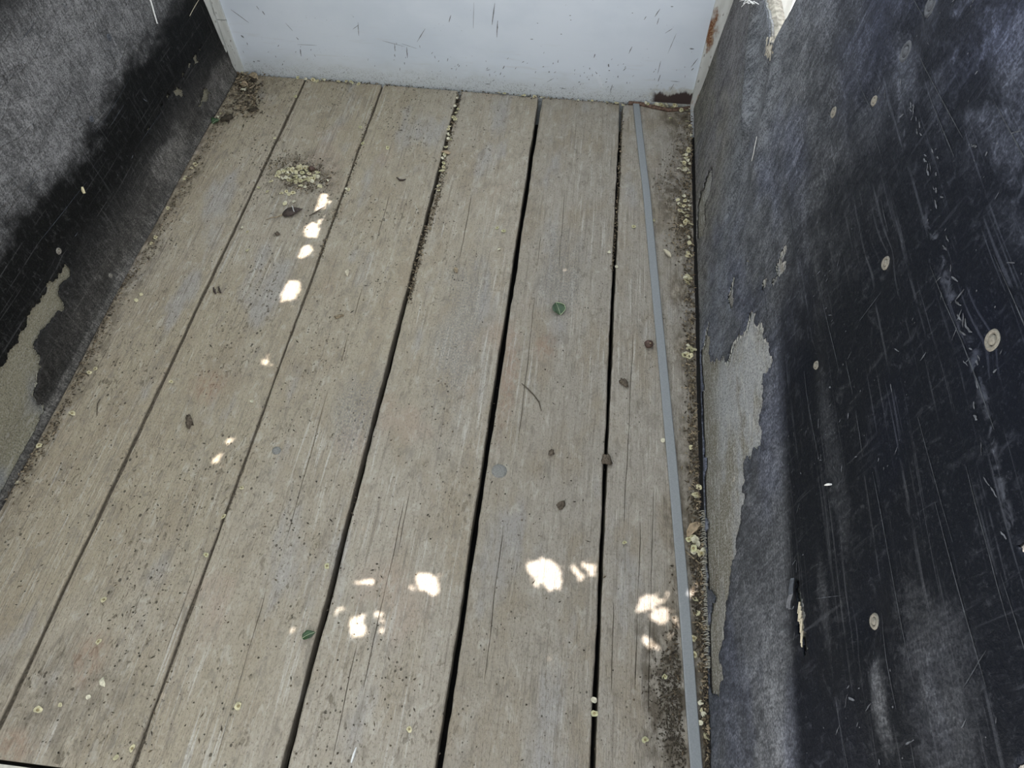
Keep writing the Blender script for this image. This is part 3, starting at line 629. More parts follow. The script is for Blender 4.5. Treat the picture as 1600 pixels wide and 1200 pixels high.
# white plastic peels and a scratch on the walls, built as thin strands
def strand(name, side, pts, rad, mat, label, cat):
    b = MB(); b.tube([wall_pt(side, *p, -rad * .9) for p in pts], [rad * .6] + [rad] * (len(pts) - 2) + [rad * .8], 6, flat=.6)
    return b.obj(name, mat, label=label, category=cat)
strand('pale_strand', 'l', [(228, -16), (236, 2), (241, 18), (247, 37)], .0014, M_WHITE, 'thick white strand hanging down the upper left wall', 'pale_strand')
strand('pale_strand', 'l', [(312, -4), (306, 6), (301, 15), (296, 25)], .0008, M_PETAL, 'thin pale strand on left wall close to the front corner', 'pale_strand')
strand('pale_strand', 'r', [(1191, 214), (1187, 228), (1183, 240), (1178, 252)], .0006, M_WHITE, 'fine pale strand on the right wall below the rail', 'pale_strand')
strand('seed_husk', 'l', [(129, 292), (130, 297), (132, 302)], .0028, M_SEED, 'small tan husk stuck to the black middle of left wall', 'seed')
strand('seed_husk', 'r', [(1291, 758), (1295, 757), (1299, 757)], .0020, M_WHITE, 'small white husk stuck to the black right wall', 'seed')

for side, holes, root, m_ in (('r', HOLES_R, wallr, plain('pale_torn_fibre', (0.40, 0.39, 0.36), .9, .3)), ('l', HOLES_L, walll, plain('olive_torn_fibre', (0.27, 0.255, 0.20), .9, .3))):
    b = MB(); rnd = random.Random(41); sf = surf_r if side == 'r' else surf_l
    for h in holes[:5]:
        H = np.array(h); C_ = H.mean(0)
        for k in range(0, len(H)):
            if H[k, 1] < .012 or rnd.random() < .45: continue
            d_ = C_ - H[k]; d_ = d_ / (np.linalg.norm(d_) + 1e-9); e = H[k] + d_ * rnd.uniform(.001, .005) + np.array([rnd.uniform(-.004, .004), rnd.uniform(-.004, .001)])
            P2 = sf(np.array([H[k, 0], e[0]]), np.array([H[k, 1], e[1]]), .0022)
            P2[0, 0] += (-.001 if side == 'r' else .001); b.tube([P2[0], P2[1]], [.0005, .0003], 3)
    b.obj('torn_fibres', m_, root, kind='stuff')
def wall_mark(b, side, y, t, ln, ang, w, rnd):
    sf = surf_r if side == 'r' else surf_l; n = 4; dy, dt = math.cos(ang), math.sin(ang); ys_, ts_ = [], []
    for j in range(n + 1):
        u = (j / n - .5) * ln; ww = w * (.2 + math.sin(PI * (j + .3) / (n + .6))) * rnd.uniform(.5, 1.2)
        cy, ct = y + dy * u + rnd.uniform(-.3, .3) * w, t + dt * u + rnd.uniform(-.6, .6) * w
        ys_ += [cy - dt * ww, cy + dt * ww]; ts_ += [ct + dy * ww, ct - dy * ww]
    P2 = sf(np.array(ys_), np.array(ts_), -.0007)
    b.add([tuple(p) for p in P2], [(2 * j, 2 * j + 1, 2 * j + 3, 2 * j + 2) if side == 'r' else (2 * j + 2, 2 * j + 3, 2 * j + 1, 2 * j) for j in range(n)])
M_NICK = plain('scuffed_rubber', (0.078, 0.084, 0.097), .85, .5, 160); M_LINE = plain('scratched_rubber', (0.040, 0.045, 0.054), .85, .4, 160)
for side, root, y0_, y1_, t0, t1, nn, nl in (('r', wallr, .10, 1.05, .26, .80, 620, 30), ('l', walll, .55, 1.45, .10, .45, 60, 12)):
    rnd = random.Random(91); b = MB()
    for _ in range(nn):
        y, t = rnd.uniform(y0_, y1_), rnd.uniform(t0, t1)
        if side == 'r' and t > .34 + .02 / max(.05, 1.15 - y) and y > 1.0: continue
        if noise.noise((y * 6, t * 7, 21.)) < -.05: continue
        big_ = rnd.random() ** 3; wall_mark(b, side, y, t, .0014 + .011 * big_, rnd.choice((0.1, 1.3, 1.57, 2.2, .7)) + rnd.uniform(-.3, .3), .0004 + .0006 * rnd.random() ** 2, rnd)
    for _ in range(44 if side == 'r' else 0):                        # the rubbed dotted ridge
        u = rnd.random(); a, c = wr(1400, 120), wr(1592, 850); wall_mark(b, side, a[0] + (c[0] - a[0]) * u, a[1] + (c[1] - a[1]) * u + rnd.gauss(0, .003) + .012 * math.sin(u * 5), rnd.uniform(.003, .011), rnd.uniform(-.5, .5), rnd.uniform(.0004, .0010), rnd)
    b.obj('scuff_marks', M_NICK, root, kind='stuff')
    b = MB()
    for _ in range(nl):
        y, t = rnd.uniform(y0_, y1_ - .25), rnd.uniform(t0, t1); wall_mark(b, side, y, t, rnd.uniform(.04, .18), rnd.gauss(-.04, .05), .00045, rnd)
    for _ in range(nl // 4):
        y, t = rnd.uniform(y0_, y1_), rnd.uniform(t0, t1); wall_mark(b, side, y, t, rnd.uniform(.02, .06), rnd.uniform(.9, 2.0), .0005, rnd)
    b.obj('scratch_lines', M_LINE, root, kind='stuff')
# rear sill
b = MB(); p = fl(0, 1193); b.box((-.86, p[1] - .06, -.04), (.30, p[1] - .0005, .001)); b.obj('trim_1', M_SILL, kind='structure', label='pale sill across the rear edge of the planks')

# ------------------------------------------------------------------ grey bar lying on the planks
pts = [(993.5, 160), (1001, 230), (1009.5, 300), (1023.5, 450), (1038, 600), (1052, 750), (1065, 900), (1075.5, 1040), (1081, 1120), (1087.5, 1200)]
P = [fl(x, y) for x, y in pts]; P[0][1] = min(P[0][1], YF - .003); d = P[-1] - P[-2]; P.append(P[-1] + d * 1.2)
V, Fc = [], []; hw = .0073; BARX = [q[0] for q in P]; BARY = [-q[1] for q in P]
for k, p in enumerate(P):
    for ox, oz in ((-hw, .0012), (-hw, .0042), (-hw + .0012, .0052), (hw - .0012, .0052), (hw, .0042), (hw, .0012)): V.append((p[0] + ox, p[1], oz))
for k in range(len(P) - 1):
    for j in range(6): Fc.append((6 * k + j, 6 * k + (j + 1) % 6, 6 * k + 6 + (j + 1) % 6, 6 * k + 6 + j))
Fc += [tuple(range(6))[::-1], tuple(6 * (len(P) - 1) + j for j in range(6))]
mesh('metal_bar', V, Fc, M_BAR, label='long thin flat grey metal bar lying beside the right wall', category='bar')

# ------------------------------------------------------------------ loose things on the planks
def leaf_mesh(name, n, ln, wd, curl, cup, mats, seed, pointed=1.0):
    rnd = random.Random(seed); V, Fc, I = [], [], []
    for j in range(n + 1):
        t = j / n; w = wd * math.sin(PI * min(1, t ** .75 * pointed)) * (1 + .12 * rnd.uniform(-1, 1)) + wd * .04; zc = curl * math.sin(PI * t)
        for q, s in enumerate((-1, -.55, 0, .55, 1)): V.append((s * w, (t - .5) * ln, zc + cup * abs(s) ** 1.5 * w))
    for j in range(n):
        for q in range(4): Fc.append((5 * j + q, 5 * j + q + 1, 5 * j + 6 + q, 5 * j + 5 + q)); I.append(0)
    return V, Fc, I
def put(o, px, py, rz, z=.0012, tilt=(0, 0)):
    p = fl(px, py); o.location = (p[0], p[1], z); o.rotation_euler = (tilt[0], tilt[1], rz); return o
# fresh green leaves
def green(px, py, ln, wd, rz, label, seed, curl=.002, rim=True):
    V, Fc, I = leaf_mesh('leaf', 8, ln, wd, curl, .45, None, seed)
    o = mesh('green_leaf', V, Fc, M_LEAF, smooth=True, label=label, category='leaf'); put(o, px, py, rz)
    so = o.modifiers.new('thickness', 'SOLIDIFY'); so.thickness = .0004
    b = MB(); b.tube([(V[5 * j + 2][0], V[5 * j + 2][1], V[5 * j + 2][2] + .0004) for j in range(9)], .00035, 4); b.obj('midrib', M_LEAFL, o)
    if rim:
        b = MB(); b.tube([(V[5 * j + 4][0], V[5 * j + 4][1], V[5 * j + 4][2] + .0003) for j in range(9)], .0007, 4); b.obj('pale_rim', M_LEAFL, o)
    return o
green(872, 483, .030, .0115, .35, 'small folded green leaf with pale rim in the middle of the floor', 1)
green(483, 993, .019, .0055, -1.0, 'curled green leaf scrap beside the sunlit spots', 2, .003, False)
green(338, 191, .020, .010, -.6, 'green leaf scrap against the foot of the left wall', 3, .002, False)
# dark husk with a pale stripe and its stalk
V, Fc, I = leaf_mesh('husk', 8, .042, .0105, .006, -.25, None, 5)
o = mesh('dark_husk', V, Fc, M_BARK, smooth=True, label='dark brown dry husk with a pale stripe beside the seed heap', category='husk'); put(o, 457, 333, -1.0, .003)
so = o.modifiers.new('thickness', 'SOLIDIFY'); so.thickness = .0008
b = MB(); b.tube([(-.009, .004, .0075), (-.003, .004, .0086), (.004, .003, .0084), (.009, .003, .007)], .0006, 4); b.obj('pale_stripe', M_WHITE, o)
b = MB(); b.tube([(0, -.020, .001), (.002, -.030, .0003), (-.002, -.040, 0), (.0, -.052, 0)], [.0012, .001, .001, .0007], 5); b.obj('stalk', M_LITTER2, o)
def lumpy(name, px, py, rad, mat, label, cat, sq=(1, 1, .7), seed=0, bumpy=.25):
    V, Fc = [], []; nu, nv = 12, 7
    for i in range(nv + 1):
        th = PI * i / nv
        for j in range(nu):
            ph = 2 * PI * j / nu; d = Vector((math.sin(th) * math.cos(ph), math.sin(th) * math.sin(ph), math.cos(th)))
            r = rad * (1 + bumpy * noise.noise(d * 1.9 + Vector((seed * 3.3, 0, 0))) * 2)
            V.append((d.x * r * sq[0], d.y * r * sq[1], d.z * r * sq[2]))
    for i in range(nv):
        for j in range(nu): Fc.append((i * nu + j, (i + 1) * nu + j, (i + 1) * nu + (j + 1) % nu, i * nu + (j + 1) % nu))
    o = mesh(name, V, Fc, mat, smooth=True, label=label, category=cat)
    zmin = min(v[2] for v in V); put(o, px, py, seed * 1.3, -zmin - .0004); return o
o = lumpy('nut', 1013, 541, .0078, M_NUT, 'round brown nut lying just left of the grey bar', 'nut', (1, 1, .85), 3, .10)
b = MB(); b.lump((0.001, .003, .0062), .0028, 4, 0, (1, 1, .5)); b.obj('nut_cap', M_LITTER2, o)
lumpy('clod', 948, 721, .0065, M_CLOD, 'crumbly brown clod straddling the gap left of the bar', 'clod', (1.1, 1.5, .6), 5, .35)
lumpy('clod', 862, 708, .0042, M_CLOD, 'small brown clod right of the round bolt head', 'clod', (1, 1.2, .6), 7, .4)
lumpy('clod', 876, 790, .0050, M_CLOD, 'brown clod just above the largest sunlit spot', 'clod', (1.4, 1, .6), 8, .35)
lumpy('clod', 974, 599, .0058, M_CLOD, 'flat brown clod below the nut beside the bar', 'clod', (1.5, .9, .5), 9, .4)
lumpy('clod', 297, 660, .0085, M_CLOD, 'flat crumbly clod on the second plank from the left', 'clod', (.6, 1.5, .35), 10, .4)
lumpy('clod', 434, 367, .0042, M_CLOD, 'small dark clod below the striped husk', 'clod', (1, 1, .6), 11, .4)
lumpy('clod', 397, 174, .0075, M_SOIL, 'dark soil clod near the front left corner', 'clod', (1.4, 1, .5), 12, .4)
lumpy('clod', 356, 186, .0090, M_SOIL, 'dark soil lump beside the left wall near green scrap', 'clod', (1.3, 1.2, .5), 13, .4)
lumpy('clod', 488, 266, .0060, M_NUT, 'purplish dark lump in the seed heap', 'clod', (1.2, 1, .8), 14, .2)
# shells by the panel and in the seam
V, Fc, I = leaf_mesh('shell', 8, .032, .0095, .008, -.5, None, 15)
o = mesh('seed_hull', V, Fc, M_DRY, smooth=True, label='tan split seed hull lying against the white front panel', category='hull'); put(o, 686, 131, 1.45, .004)
o.modifiers.new('thickness', 'SOLIDIFY').thickness = .0008
V, Fc, I = leaf_mesh('shell', 8, .022, .0058, .004, -.5, None, 16)
o = mesh('seed_hull', V, Fc, M_DRY, smooth=True, label='tan oval seed hull lying over the debris filled seam', category='hull'); put(o, 697, 240, 1.5, .0035)
o.modifiers.new('thickness', 'SOLIDIFY').thickness = .0008
# curled petals
def petal(px, py, ln, wd, rz, label, seed, mat=M_PETAL, curl=.003, cat='petal', name='curled_petal'):
    V, Fc, I = leaf_mesh('p', 7, ln, wd, curl, .6, None, seed)
    rnd = random.Random(seed)
    V = [(x + .35 * ln * ((y / ln) ** 2) * rnd.choice((1, 1)), y, z) for x, y, z in V]
    o = mesh(name, V, Fc, mat, smooth=True, label=label, category=cat); put(o, px, py, rz); o.modifiers.new('thickness', 'SOLIDIFY').thickness = .0004; return o
petal(1041, 397, .026, .0042, .6, 'pale curled petal between the bar and the right wall', 21)
petal(543, 427, .018, .0034, .1, 'pale teardrop petal on the third plank', 22)
petal(712, 423, .016, .0035, .3, 'faint grey curled petal on the fourth plank', 23, M_LITTER2)
petal(1083, 826, .036, .0058, -.75, 'long tan dry leaf against the foot of right wall', 24, M_DRY, .005, 'leaf', 'dry_leaf')
petal(162, 1066, .014, .0030, .5, 'pale ring shaped curl low on the second plank', 25, M_SEED2)
petal(380, 135, .030, .0075, 1.2, 'brown dry leaf in the front left corner litter', 26, M_DRY, .005, 'leaf', 'dry_leaf')
petal(395, 122, .032, .0080, 1.0, 'grey dry leaf lying against the panel by the left corner', 27, M_LITTER2, .006, 'leaf', 'dry_leaf')
petal(373, 112, .024, .0070, .2, 'reddish brown dry leaf deep in the left corner', 28, M_RUST, .007, 'leaf', 'dry_leaf')
# wood chip
b = MB(); b.add([(-.004, -.008, 0), (.003, -.007, 0), (.004, .008, 0), (-.001, .007, 0), (-.004, -.008, .002), (.002, -.006, .0035), (.003, .008, .003), (-.002, .006, .0018)], [(3, 2, 1, 0), (4, 5, 6, 7), (0, 1, 5, 4), (1, 2, 6, 5), (2, 3, 7, 6), (3, 0, 4, 7)])
o = b.obj('wood_chip', M_LITTER2, label='small split wood chip on the third plank', category='chip'); put(o, 530, 495, -.9)
# twigs, straws
def twig(name, pts, rad, mat, label, cat, z=.0012):
    b = MB(); Q = [fl(*p) for p in pts]; n = len(Q)
    b.tube([(q[0], q[1], z + rad * (.2 + .8 * math.sin(PI * k / max(1, n - 1)))) for k, q in enumerate(Q)], [rad * .6] + [rad] * (n - 2) + [rad * .5], 5)
    return b.obj(name, mat, label=label, category=cat)
twig('twig', [(815, 600), (822, 606), (834, 618), (842, 629), (846, 643)], .0010, M_TWIG, 'thin curved dark twig in the middle of the fifth plank', 'twig')
twig('twig', [(483, 338), (492, 334), (501, 328), (507, 324)], .0011, M_TWIG, 'short dark twig beside the uppermost sunlit spot', 'twig')
twig('twig', [(157, 624), (153, 632), (152, 650)], .0009, M_TWIG, 'short dark twig on the leftmost plank', 'twig')
twig('twig', [(91, 662), (88, 672), (84, 682)], .0018, M_TWIG, 'stubby dark twig near the foot of left wall', 'twig')
twig('twig', [(620, 278), (625, 283), (630, 283), (634, 281)], .0018, M_BARK, 'tiny dark curled twig on the upper third plank', 'twig')
twig('twig', [(1070, 863), (1082, 874), (1095, 884)], .0010, M_LITTER2, 'pale thin twig between bar and right wall', 'twig', .004)
twig('twig', [(1032, 1090), (1046, 1086), (1062, 1078)], .0011, M_TWIG, 'thin twig in the soil left of the bar', 'twig')
twig('straw', [(549, 1192), (553, 1180), (557, 1168)], .0014, M_WHITE, 'short white straw near the lower edge of fourth plank', 'straw')
twig('twig', [(447, 291), (455, 295), (461, 288)], .0009, M_TWIG, 'thin twig at the lower edge of seed heap', 'twig', .004)
# the pair of dark marks on the second plank
for k, (px, py, lab) in enumerate(((336, 455, 'left one of two small dark husks side by side'), (344, 454, 'right one of two small dark husks side by side'))):
    twig('dark_husk', [(px - 2, py - 5), (px, py + 2), (px + 2, py + 5)], .0022, M_BARK, lab + ' on the second plank', 'husk')

# ------------------------------------------------------------------ papery seeds, each one its own object
SEEDS = []
for k in range(6):
    rnd = random.Random(60 + k); V, Fc, I = [(0, 0, .0011)], [], []; n = 9; r0 = .0052 * (1, .9, 1.05, .8, 1, .95)[k]; cur = (.0006, .0022, .0012, .0032, .0018, .0005)[k]
    for rr in (.42, 1.0):
        for j in range(n):
            a = 2 * PI * j / n; r = r0 * rr * (1 + rnd.uniform(-.14, .14)) * (1 if not (j == 0 and rr == 1) else .72)
            V.append((r * math.cos(a) * .88, r * math.sin(a), (.0009 if rr < 1 else .0002) + cur * rr * (math.cos(a) ** 2) + rnd.uniform(0, .0005)))
    for j in range(n):
        Fc.append((0, 1 + j, 1 + (j + 1) % n)); I.append(1 if k in (0, 2, 4) else 0)
        Fc.append((1 + j, 1 + n + j, 1 + n + (j + 1) % n, 1 + (j + 1) % n)); I.append(0)
    o = mesh('papery_seed', V, Fc, [(M_SEED, M_SEED2, M_SEED, M_SEED2, M_SEED3, M_SEED)[k], M_KERN], None, I, True)
    COL.objects.unlink(o); SEEDS.append(o)
def seed(px, py, grp, lab, z=.0008, tilt=.3, s=1.0, kinds=(0, 1, 2, 3, 4, 5)):
    src = SEEDS[random.choice(kinds)]; o = src.copy(); COL.objects.link(o); o.name = 'papery_seed'
    p = fl(px, py); o.location = (min(max(p[0], -.788), CR + SR * p[1] - .004), min(p[1], YF - .008), z)
    o.rotation_euler = (random.uniform(-tilt, tilt), random.uniform(-tilt, tilt), random.uniform(0, 6.28)); s *= random.uniform(.8, 1.15); o.scale = (s, s, s)
    o['label'] = lab; o['category'] = 'seed'; o['group'] = grp; return o
# heap on the second plank
G, L = 'papery seeds in the heap', 'pale papery seed in the heap on the second plank'
for _ in range(86):
    a = random.uniform(0, 6.28); r = math.sqrt(random.random())
    px, py = 463 + 34 * r * math.cos(a) + 3, 274 + 13 * r * math.sin(a); 
    if 482 < px < 494 and 260 < py < 272: continue
    seed(px, py, G, L, .001 + .009 * (1 - r) * random.random(), .6)
for px, py in ((448, 300), (452, 304), (458, 302), (477, 293), (500, 292), (513, 283), (498, 271), (440, 303), (424, 284), (405, 294), (418, 300), (446, 317), (460, 316), (445, 319), (470, 291)): seed(px, py, G, L, .001, .3)
# along the right wall
G, L = 'papery seeds along the right wall', 'pale papery seed in the litter along foot of right wall'
def along(pts, n, sp, G, L, zmax=.004, tilt=.5, s=1.0):
    P = np.array(pts, float); d = np.r_[0, np.cumsum(np.hypot(*np.diff(P, axis=0).T))]
    for _ in range(n):
        u = random.random() * d[-1]; px, py = np.interp(u, d, P[:, 0]), np.interp(u, d, P[:, 1])
        seed(px + random.gauss(0, sp), py + random.gauss(0, sp * .5), G, L, .001 + random.random() * zmax, tilt, s)
along([(1074, 242), (1071, 258), (1068, 270)], 22, 4, G, L, .008, .7)
along([(1070, 308), (1066, 330), (1073, 345), (1076, 360)], 24, 5, G, L, .008, .7)
along([(1074, 370), (1076, 400), (1076, 420)], 5, 2, G, L)
along([(1070, 436), (1077, 447)], 9, 3, G, L, .006)
along([(1076, 545), (1074, 560)], 12, 3, G, L, .006)
along([(1082, 690), (1086, 720), (1090, 790)], 5, 3, G, L)
along([(1085, 840), (1090, 855), (1088, 868)], 14, 5, G, L, .006)
along([(1090, 930), (1088, 960), (1085, 1000), (1090, 1080), (1100, 1160)], 9, 3, G, L)
for px, py in ((1073, 190), (1078, 197), (1080, 212), (1048, 186)): seed(px, py, G, L)
# along the front panel
G, L = 'papery seeds along the front panel', 'pale papery seed caught where planks meet the white front panel'
along([(432, 120), (470, 122), (520, 127), (560, 131)], 16, 3, G, L, .003)
along([(760, 142), (800, 146), (850, 150)], 8, 2, G, L, .003, .5, .8)
along([(900, 155), (975, 160)], 7, 2, G, L, .003, .5, .8)
along([(1015, 161), (1040, 166), (1070, 164)], 26, 4, G, L, .008, .7)
along([(1060, 175), (1075, 172)], 6, 3, G, L, .004)
# in the seam right of the third plank
G, L = 'papery seeds in the littered seam', 'pale papery seed in the littered seam right of third plank'
along([(719, 145), (714, 175), (706, 200), (697, 232), (693, 262), (688, 292), (682, 315)], 26, 2.5, G, L, .003, .5, .85)
# along the left wall and front left corner
G, L = 'papery seeds along the left wall', 'pale papery seed in the litter along foot of left wall'
along([(372, 112), (376, 135), (383, 150)], 10, 6, G, L, .006, .6)
for px, py in ((343, 178), (339, 184), (333, 192), (305, 258), (300, 263), (310, 257), (286, 280), (283, 276), (262, 326), (243, 372), (237, 381), (221, 461), (213, 470), (140, 583), (150, 577), (113, 647), (62, 697), (27, 756)): seed(px, py, G, L, .0012, .4, .9)
# scattered singly
G, L = 'papery seeds scattered singly', 'single pale papery seed lying loose on the open planks'
for px, py in ((567, 225), (606, 232), (563, 200), (430, 217), (545, 297), (541, 296), (777, 357), (787, 362), (780, 391), (268, 597), (394, 628), (462, 152), (378, 357), (387, 363), (387, 392), (378, 763), (163, 938), (155, 1003), (139, 1090), (95, 1102), (60, 1110), (182, 1184), (208, 1170), (373, 1104), (952, 395), (963, 418), (1036, 689), (1021, 345), (976, 849), (1038, 1058), (928, 1094), (929, 1115), (1008, 1157), (973, 165), (990, 355), (322, 868), (350, 808), (511, 885), (640, 1140)): seed(px, py, G, L, .0012, .35, .85)

ORD = 'first second third fourth fifth sixth seventh eighth ninth tenth eleventh twelfth thirteenth fourteenth fifteenth sixteenth seventeenth eighteenth nineteenth twentieth'.split()
ORD += ['twenty ' + o for o in ORD[:9]]
loose = [o for o in COL.objects if o.get('group') == 'papery seeds scattered singly']
for i in range(6):
    row = sorted((o for o in loose if SEAM[i] <= o.location.x < SEAM[i + 1]), key=lambda o: -o.location.y)
    for k, o in enumerate(row): o['label'] = '%s loose pale seed from the white panel on the %s plank from the left' % (ORD[k], ORD[i])
for g, tail in (('papery seeds in the littered seam', 'pale seed from the white panel in the littered seam'), ('papery seeds along the left wall', 'pale seed from the white panel along the left wall foot')):
    row = sorted((o for o in COL.objects if o.get('group') == g), key=lambda o: -o.location.y)
    for k, o in enumerate(row):
        if k < len(ORD): o['label'] = ORD[k] + ' ' + tail

# ------------------------------------------------------------------ litter, soil crumbs (nobody could count them)
def crumbs(name, pts_fn, n, r, mats, label, zmax=.003, flat=.6, seed_=1):
    b = MB(); rnd = random.Random(seed_)
    for k in range(n):
        px, py = pts_fn(rnd); p = fl(px, py); rr = r[0] + (r[1] - r[0]) * rnd.random() ** (3 if name == 'dirt_specks' else 1) * (1.8 if name == 'dirt_specks' else 1)
        if p[0] > CR + SR * p[1] - .0015 or p[0] < -.80 or p[1] > YF - .003: continue
        if abs(p[0] - np.interp(-p[1], BARY, BARX)) < .012: continue
        z = rnd.random() ** 2 * zmax + rr * .2
        if rnd.random() < .45: b.lump((p[0], p[1], z), rr, k, rnd.randrange(len(mats)), (rnd.uniform(1, 2.6), .6, flat))
        else: b.lump((p[0], p[1], z), rr, k, rnd.randrange(len(mats)), (1, 1, flat))
    return b.obj(name, mats, label=label, category='litter', kind='stuff')
def poly_fn(pts, sx, sy):
    P = np.array(pts, float); d = np.r_[0, np.cumsum(np.hypot(*np.diff(P, axis=0).T))]
    def f(rnd):
        u = rnd.random() * d[-1]; return np.interp(u, d, P[:, 0]) + rnd.gauss(0, sx), np.interp(u, d, P[:, 1]) + rnd.gauss(0, sy)
    return f
def one_side(pts, s, sign):
    g = poly_fn(pts, 0, 2)
    def f(rnd):
        x, y = g(rnd); return x + sign * abs(rnd.gauss(0, s)), y
    return f
MX = [M_LITTER, M_LITTER2, M_SOIL]
crumbs('leaf_litter', one_side([(1083, 180), (1080, 300), (1085, 450), (1086, 600), (1093, 780), (1100, 900), (1109, 1200)], 9, -1), 2600, (.0008, .0028), MX, 'brown crumbled litter along the foot of right wall', .006)
crumbs('leaf_litter', one_side([(1080, 280), (1076, 345), (1080, 400)], 16, -1), 500, (.0008, .0026), MX, 'thick brown litter patch by the upper right wall', .005, .6, 2)
crumbs('soil', poly_fn([(1080, 860), (1085, 940), (1065, 1010), (1075, 1100), (1095, 1200)], 13, 10), 1800, (.0006, .0022), [M_SOIL, M_SOIL, M_LITTER], 'dark soil gathered around the near end of the bar', .004, .6, 3)
crumbs('soil', poly_fn([(1040, 1030), (1045, 1110), (1060, 1190)], 14, 14), 900, (.0005, .0017), [M_SOIL], 'dark soil left of the near end of the bar', .0015, .5, 4)
crumbs('leaf_litter', poly_fn([(718, 145), (712, 180), (700, 225), (692, 270), (684, 310), (672, 345), (660, 380), (648, 430), (640, 470)], 2.6, 4), 1100, (.0007, .0022), MX, 'crumbs filling the seam right of third plank', .002, .6, 5)
crumbs('leaf_litter', one_side([(368, 112), (335, 195), (300, 262), (270, 312), (240, 372), (180, 458), (110, 610), (65, 690), (10, 770), (-10, 790)], 9, 1), 1500, (.0007, .0023), MX, 'reddish crumbs along the foot of left wall', .004, .6, 6)
crumbs('leaf_litter', poly_fn([(372, 108), (385, 130), (390, 160), (378, 178)], 12, 9), 700, (.0010, .0042), MX, 'leaf litter heaped in the front left corner', .010, .5, 7)
crumbs('leaf_litter', poly_fn([(400, 114), (520, 126), (700, 139), (850, 152), (985, 163)], 2, 1.6), 700, (.0008, .0024), MX, 'crumbs along the foot of front panel', .003, .6, 8)
crumbs('leaf_litter', poly_fn([(425, 262), (460, 255), (500, 268), (505, 285), (450, 290)], 16, 9), 900, (.0006, .0022), MX, 'dark crumbs around the seed heap', .003, .6, 9)
crumbs('leaf_litter', poly_fn([(973, 170), (968, 260), (962, 360), (956, 420)], 1.2, 3), 420, (.0006, .0018), MX, 'crumbs in the upper seam left of the bar', .0008, .6, 10)
crumbs('leaf_litter', poly_fn([(585, 165), (560, 235), (545, 290), (520, 345), (500, 400)], 2, 4), 330, (.0006, .0018), MX, 'crumbs along the tight seam left of third plank', .0008, .6, 11)
crumbs('leaf_litter', poly_fn([(1060, 180), (1075, 215), (1060, 235), (1030, 300)], 9, 8), 260, (.0006, .0022), MX, 'crumbs below the rusty corner of panel', .002, .6, 12)
def wide(rnd):
    while True:
        px, py = rnd.uniform(20, 1060), rnd.uniform(130, 1195)
        p = fl(px, py)
        if p[0] < -.79 or p[0] > .22: continue
        k = .16 + .84 * max(0, min(1, (.15 - p[0]) / .7))
        if noise.noise((p[0] * 7, p[1] * 4, 3.)) * .9 + .42 > rnd.random() / k * .75: return px, py
crumbs('dirt_specks', wide, 3400, (.0003, .0012), [M_SOIL, M_SOIL, M_LITTER], 'tiny dark dirt specks sprinkled over the planks', .0003, .5, 13)

# ------------------------------------------------------------------ ground outside and the tree added unseen to shape the sun spots
b = MB(); b.box((-14, -14, -.66), (14, 14, -.60)); b.obj('ground', M_GROUND, kind='structure', label='pale sunlit concrete ground outside the trailer')
HC = 1.95
GAPS = [
    [(504, 302), (512, 304), (511, 318), (506, 326), (492, 329), (497, 312)], [(515, 313), (517, 316), (514, 320), (512, 318)],
    [(488, 346), (497, 350), (499, 362), (494, 371), (478, 370), (476, 356)], [(504, 341), (499, 350), (496, 345)],
    [(484, 382), (489, 390), (481, 399), (466, 405), (468, 392), (476, 384)], [(452, 438), (470, 439), (468, 455), (460, 467), (438, 473), (440, 460), (446, 446)],
    [(418, 556), (419, 566), (416, 572), (408, 567)], [(368, 685), (362, 690), (356, 695), (353, 690), (354, 685)], [(349, 708), (344, 716), (332, 727), (332, 718), (340, 710)],
    [(555, 909), (572, 906), (580, 905), (586, 912), (584, 916), (560, 913)], [(650, 896), (665, 896), (683, 902), (686, 915), (686, 926), (674, 932), (668, 924), (654, 922), (652, 908)], [(640, 921), (646, 917), (645, 924)],
    [(563, 958), (570, 960), (568, 972), (572, 985), (566, 994), (552, 994), (546, 985), (547, 968)], [(585, 957), (599, 956), (600, 963), (586, 965)], [(583, 970), (598, 968), (597, 973)], [(587, 989), (598, 980), (598, 987)], [(574, 986), (579, 985), (578, 991)],
    [(523, 956), (530, 948), (541, 951), (530, 954)], [(454, 982), (458, 981), (456, 987)], [(470, 986), (474, 986), (472, 989)],
    [(822, 880), (845, 873), (868, 877), (876, 893), (878, 908), (874, 918), (860, 924), (853, 918), (838, 905), (826, 896)], [(834, 907), (845, 910), (838, 917)],
    [(889, 884), (897, 882), (915, 903), (905, 908)], [(908, 880), (930, 881), (930, 900), (924, 902)],
    [(1006, 930), (1024, 930), (1035, 940), (1018, 953), (994, 958), (996, 945)], [(1012, 961), (1030, 950), (1044, 950), (1044, 968), (1036, 976), (1018, 968)], [(1046, 922), (1044, 935), (1035, 943), (1031, 942), (1040, 930)],
    [(1006, 994), (1018, 999), (1032, 1013), (1024, 1016), (1008, 1010)], [(1050, 966), (1058, 963), (1060, 968), (1052, 974)], [(1043, 1000), (1050, 990), (1047, 998)], [(1090, 912), (1088, 922), (1080, 935), (1075, 928), (1085, 915)],
    [(852, 1031), (858, 1028), (867, 1032)], [(1066, 922), (1070, 930), (1067, 932)]]
def up(p): return np.array(p[:2]) + SUN[:2] / SUN[2] * (HC - p[2])
gp = [[up(fl(*q)) for q in g] for g in GAPS]
for g in ([(1589, 851), (1600, 847), (1616, 850), (1616, 874), (1600, 868)], [(1582, 1206), (1590, 1194), (1606, 1186), (1620, 1200), (1600, 1218)]):
    gp.append([up(hit(q, (1, -SR, -KR), CR)) for q in g])
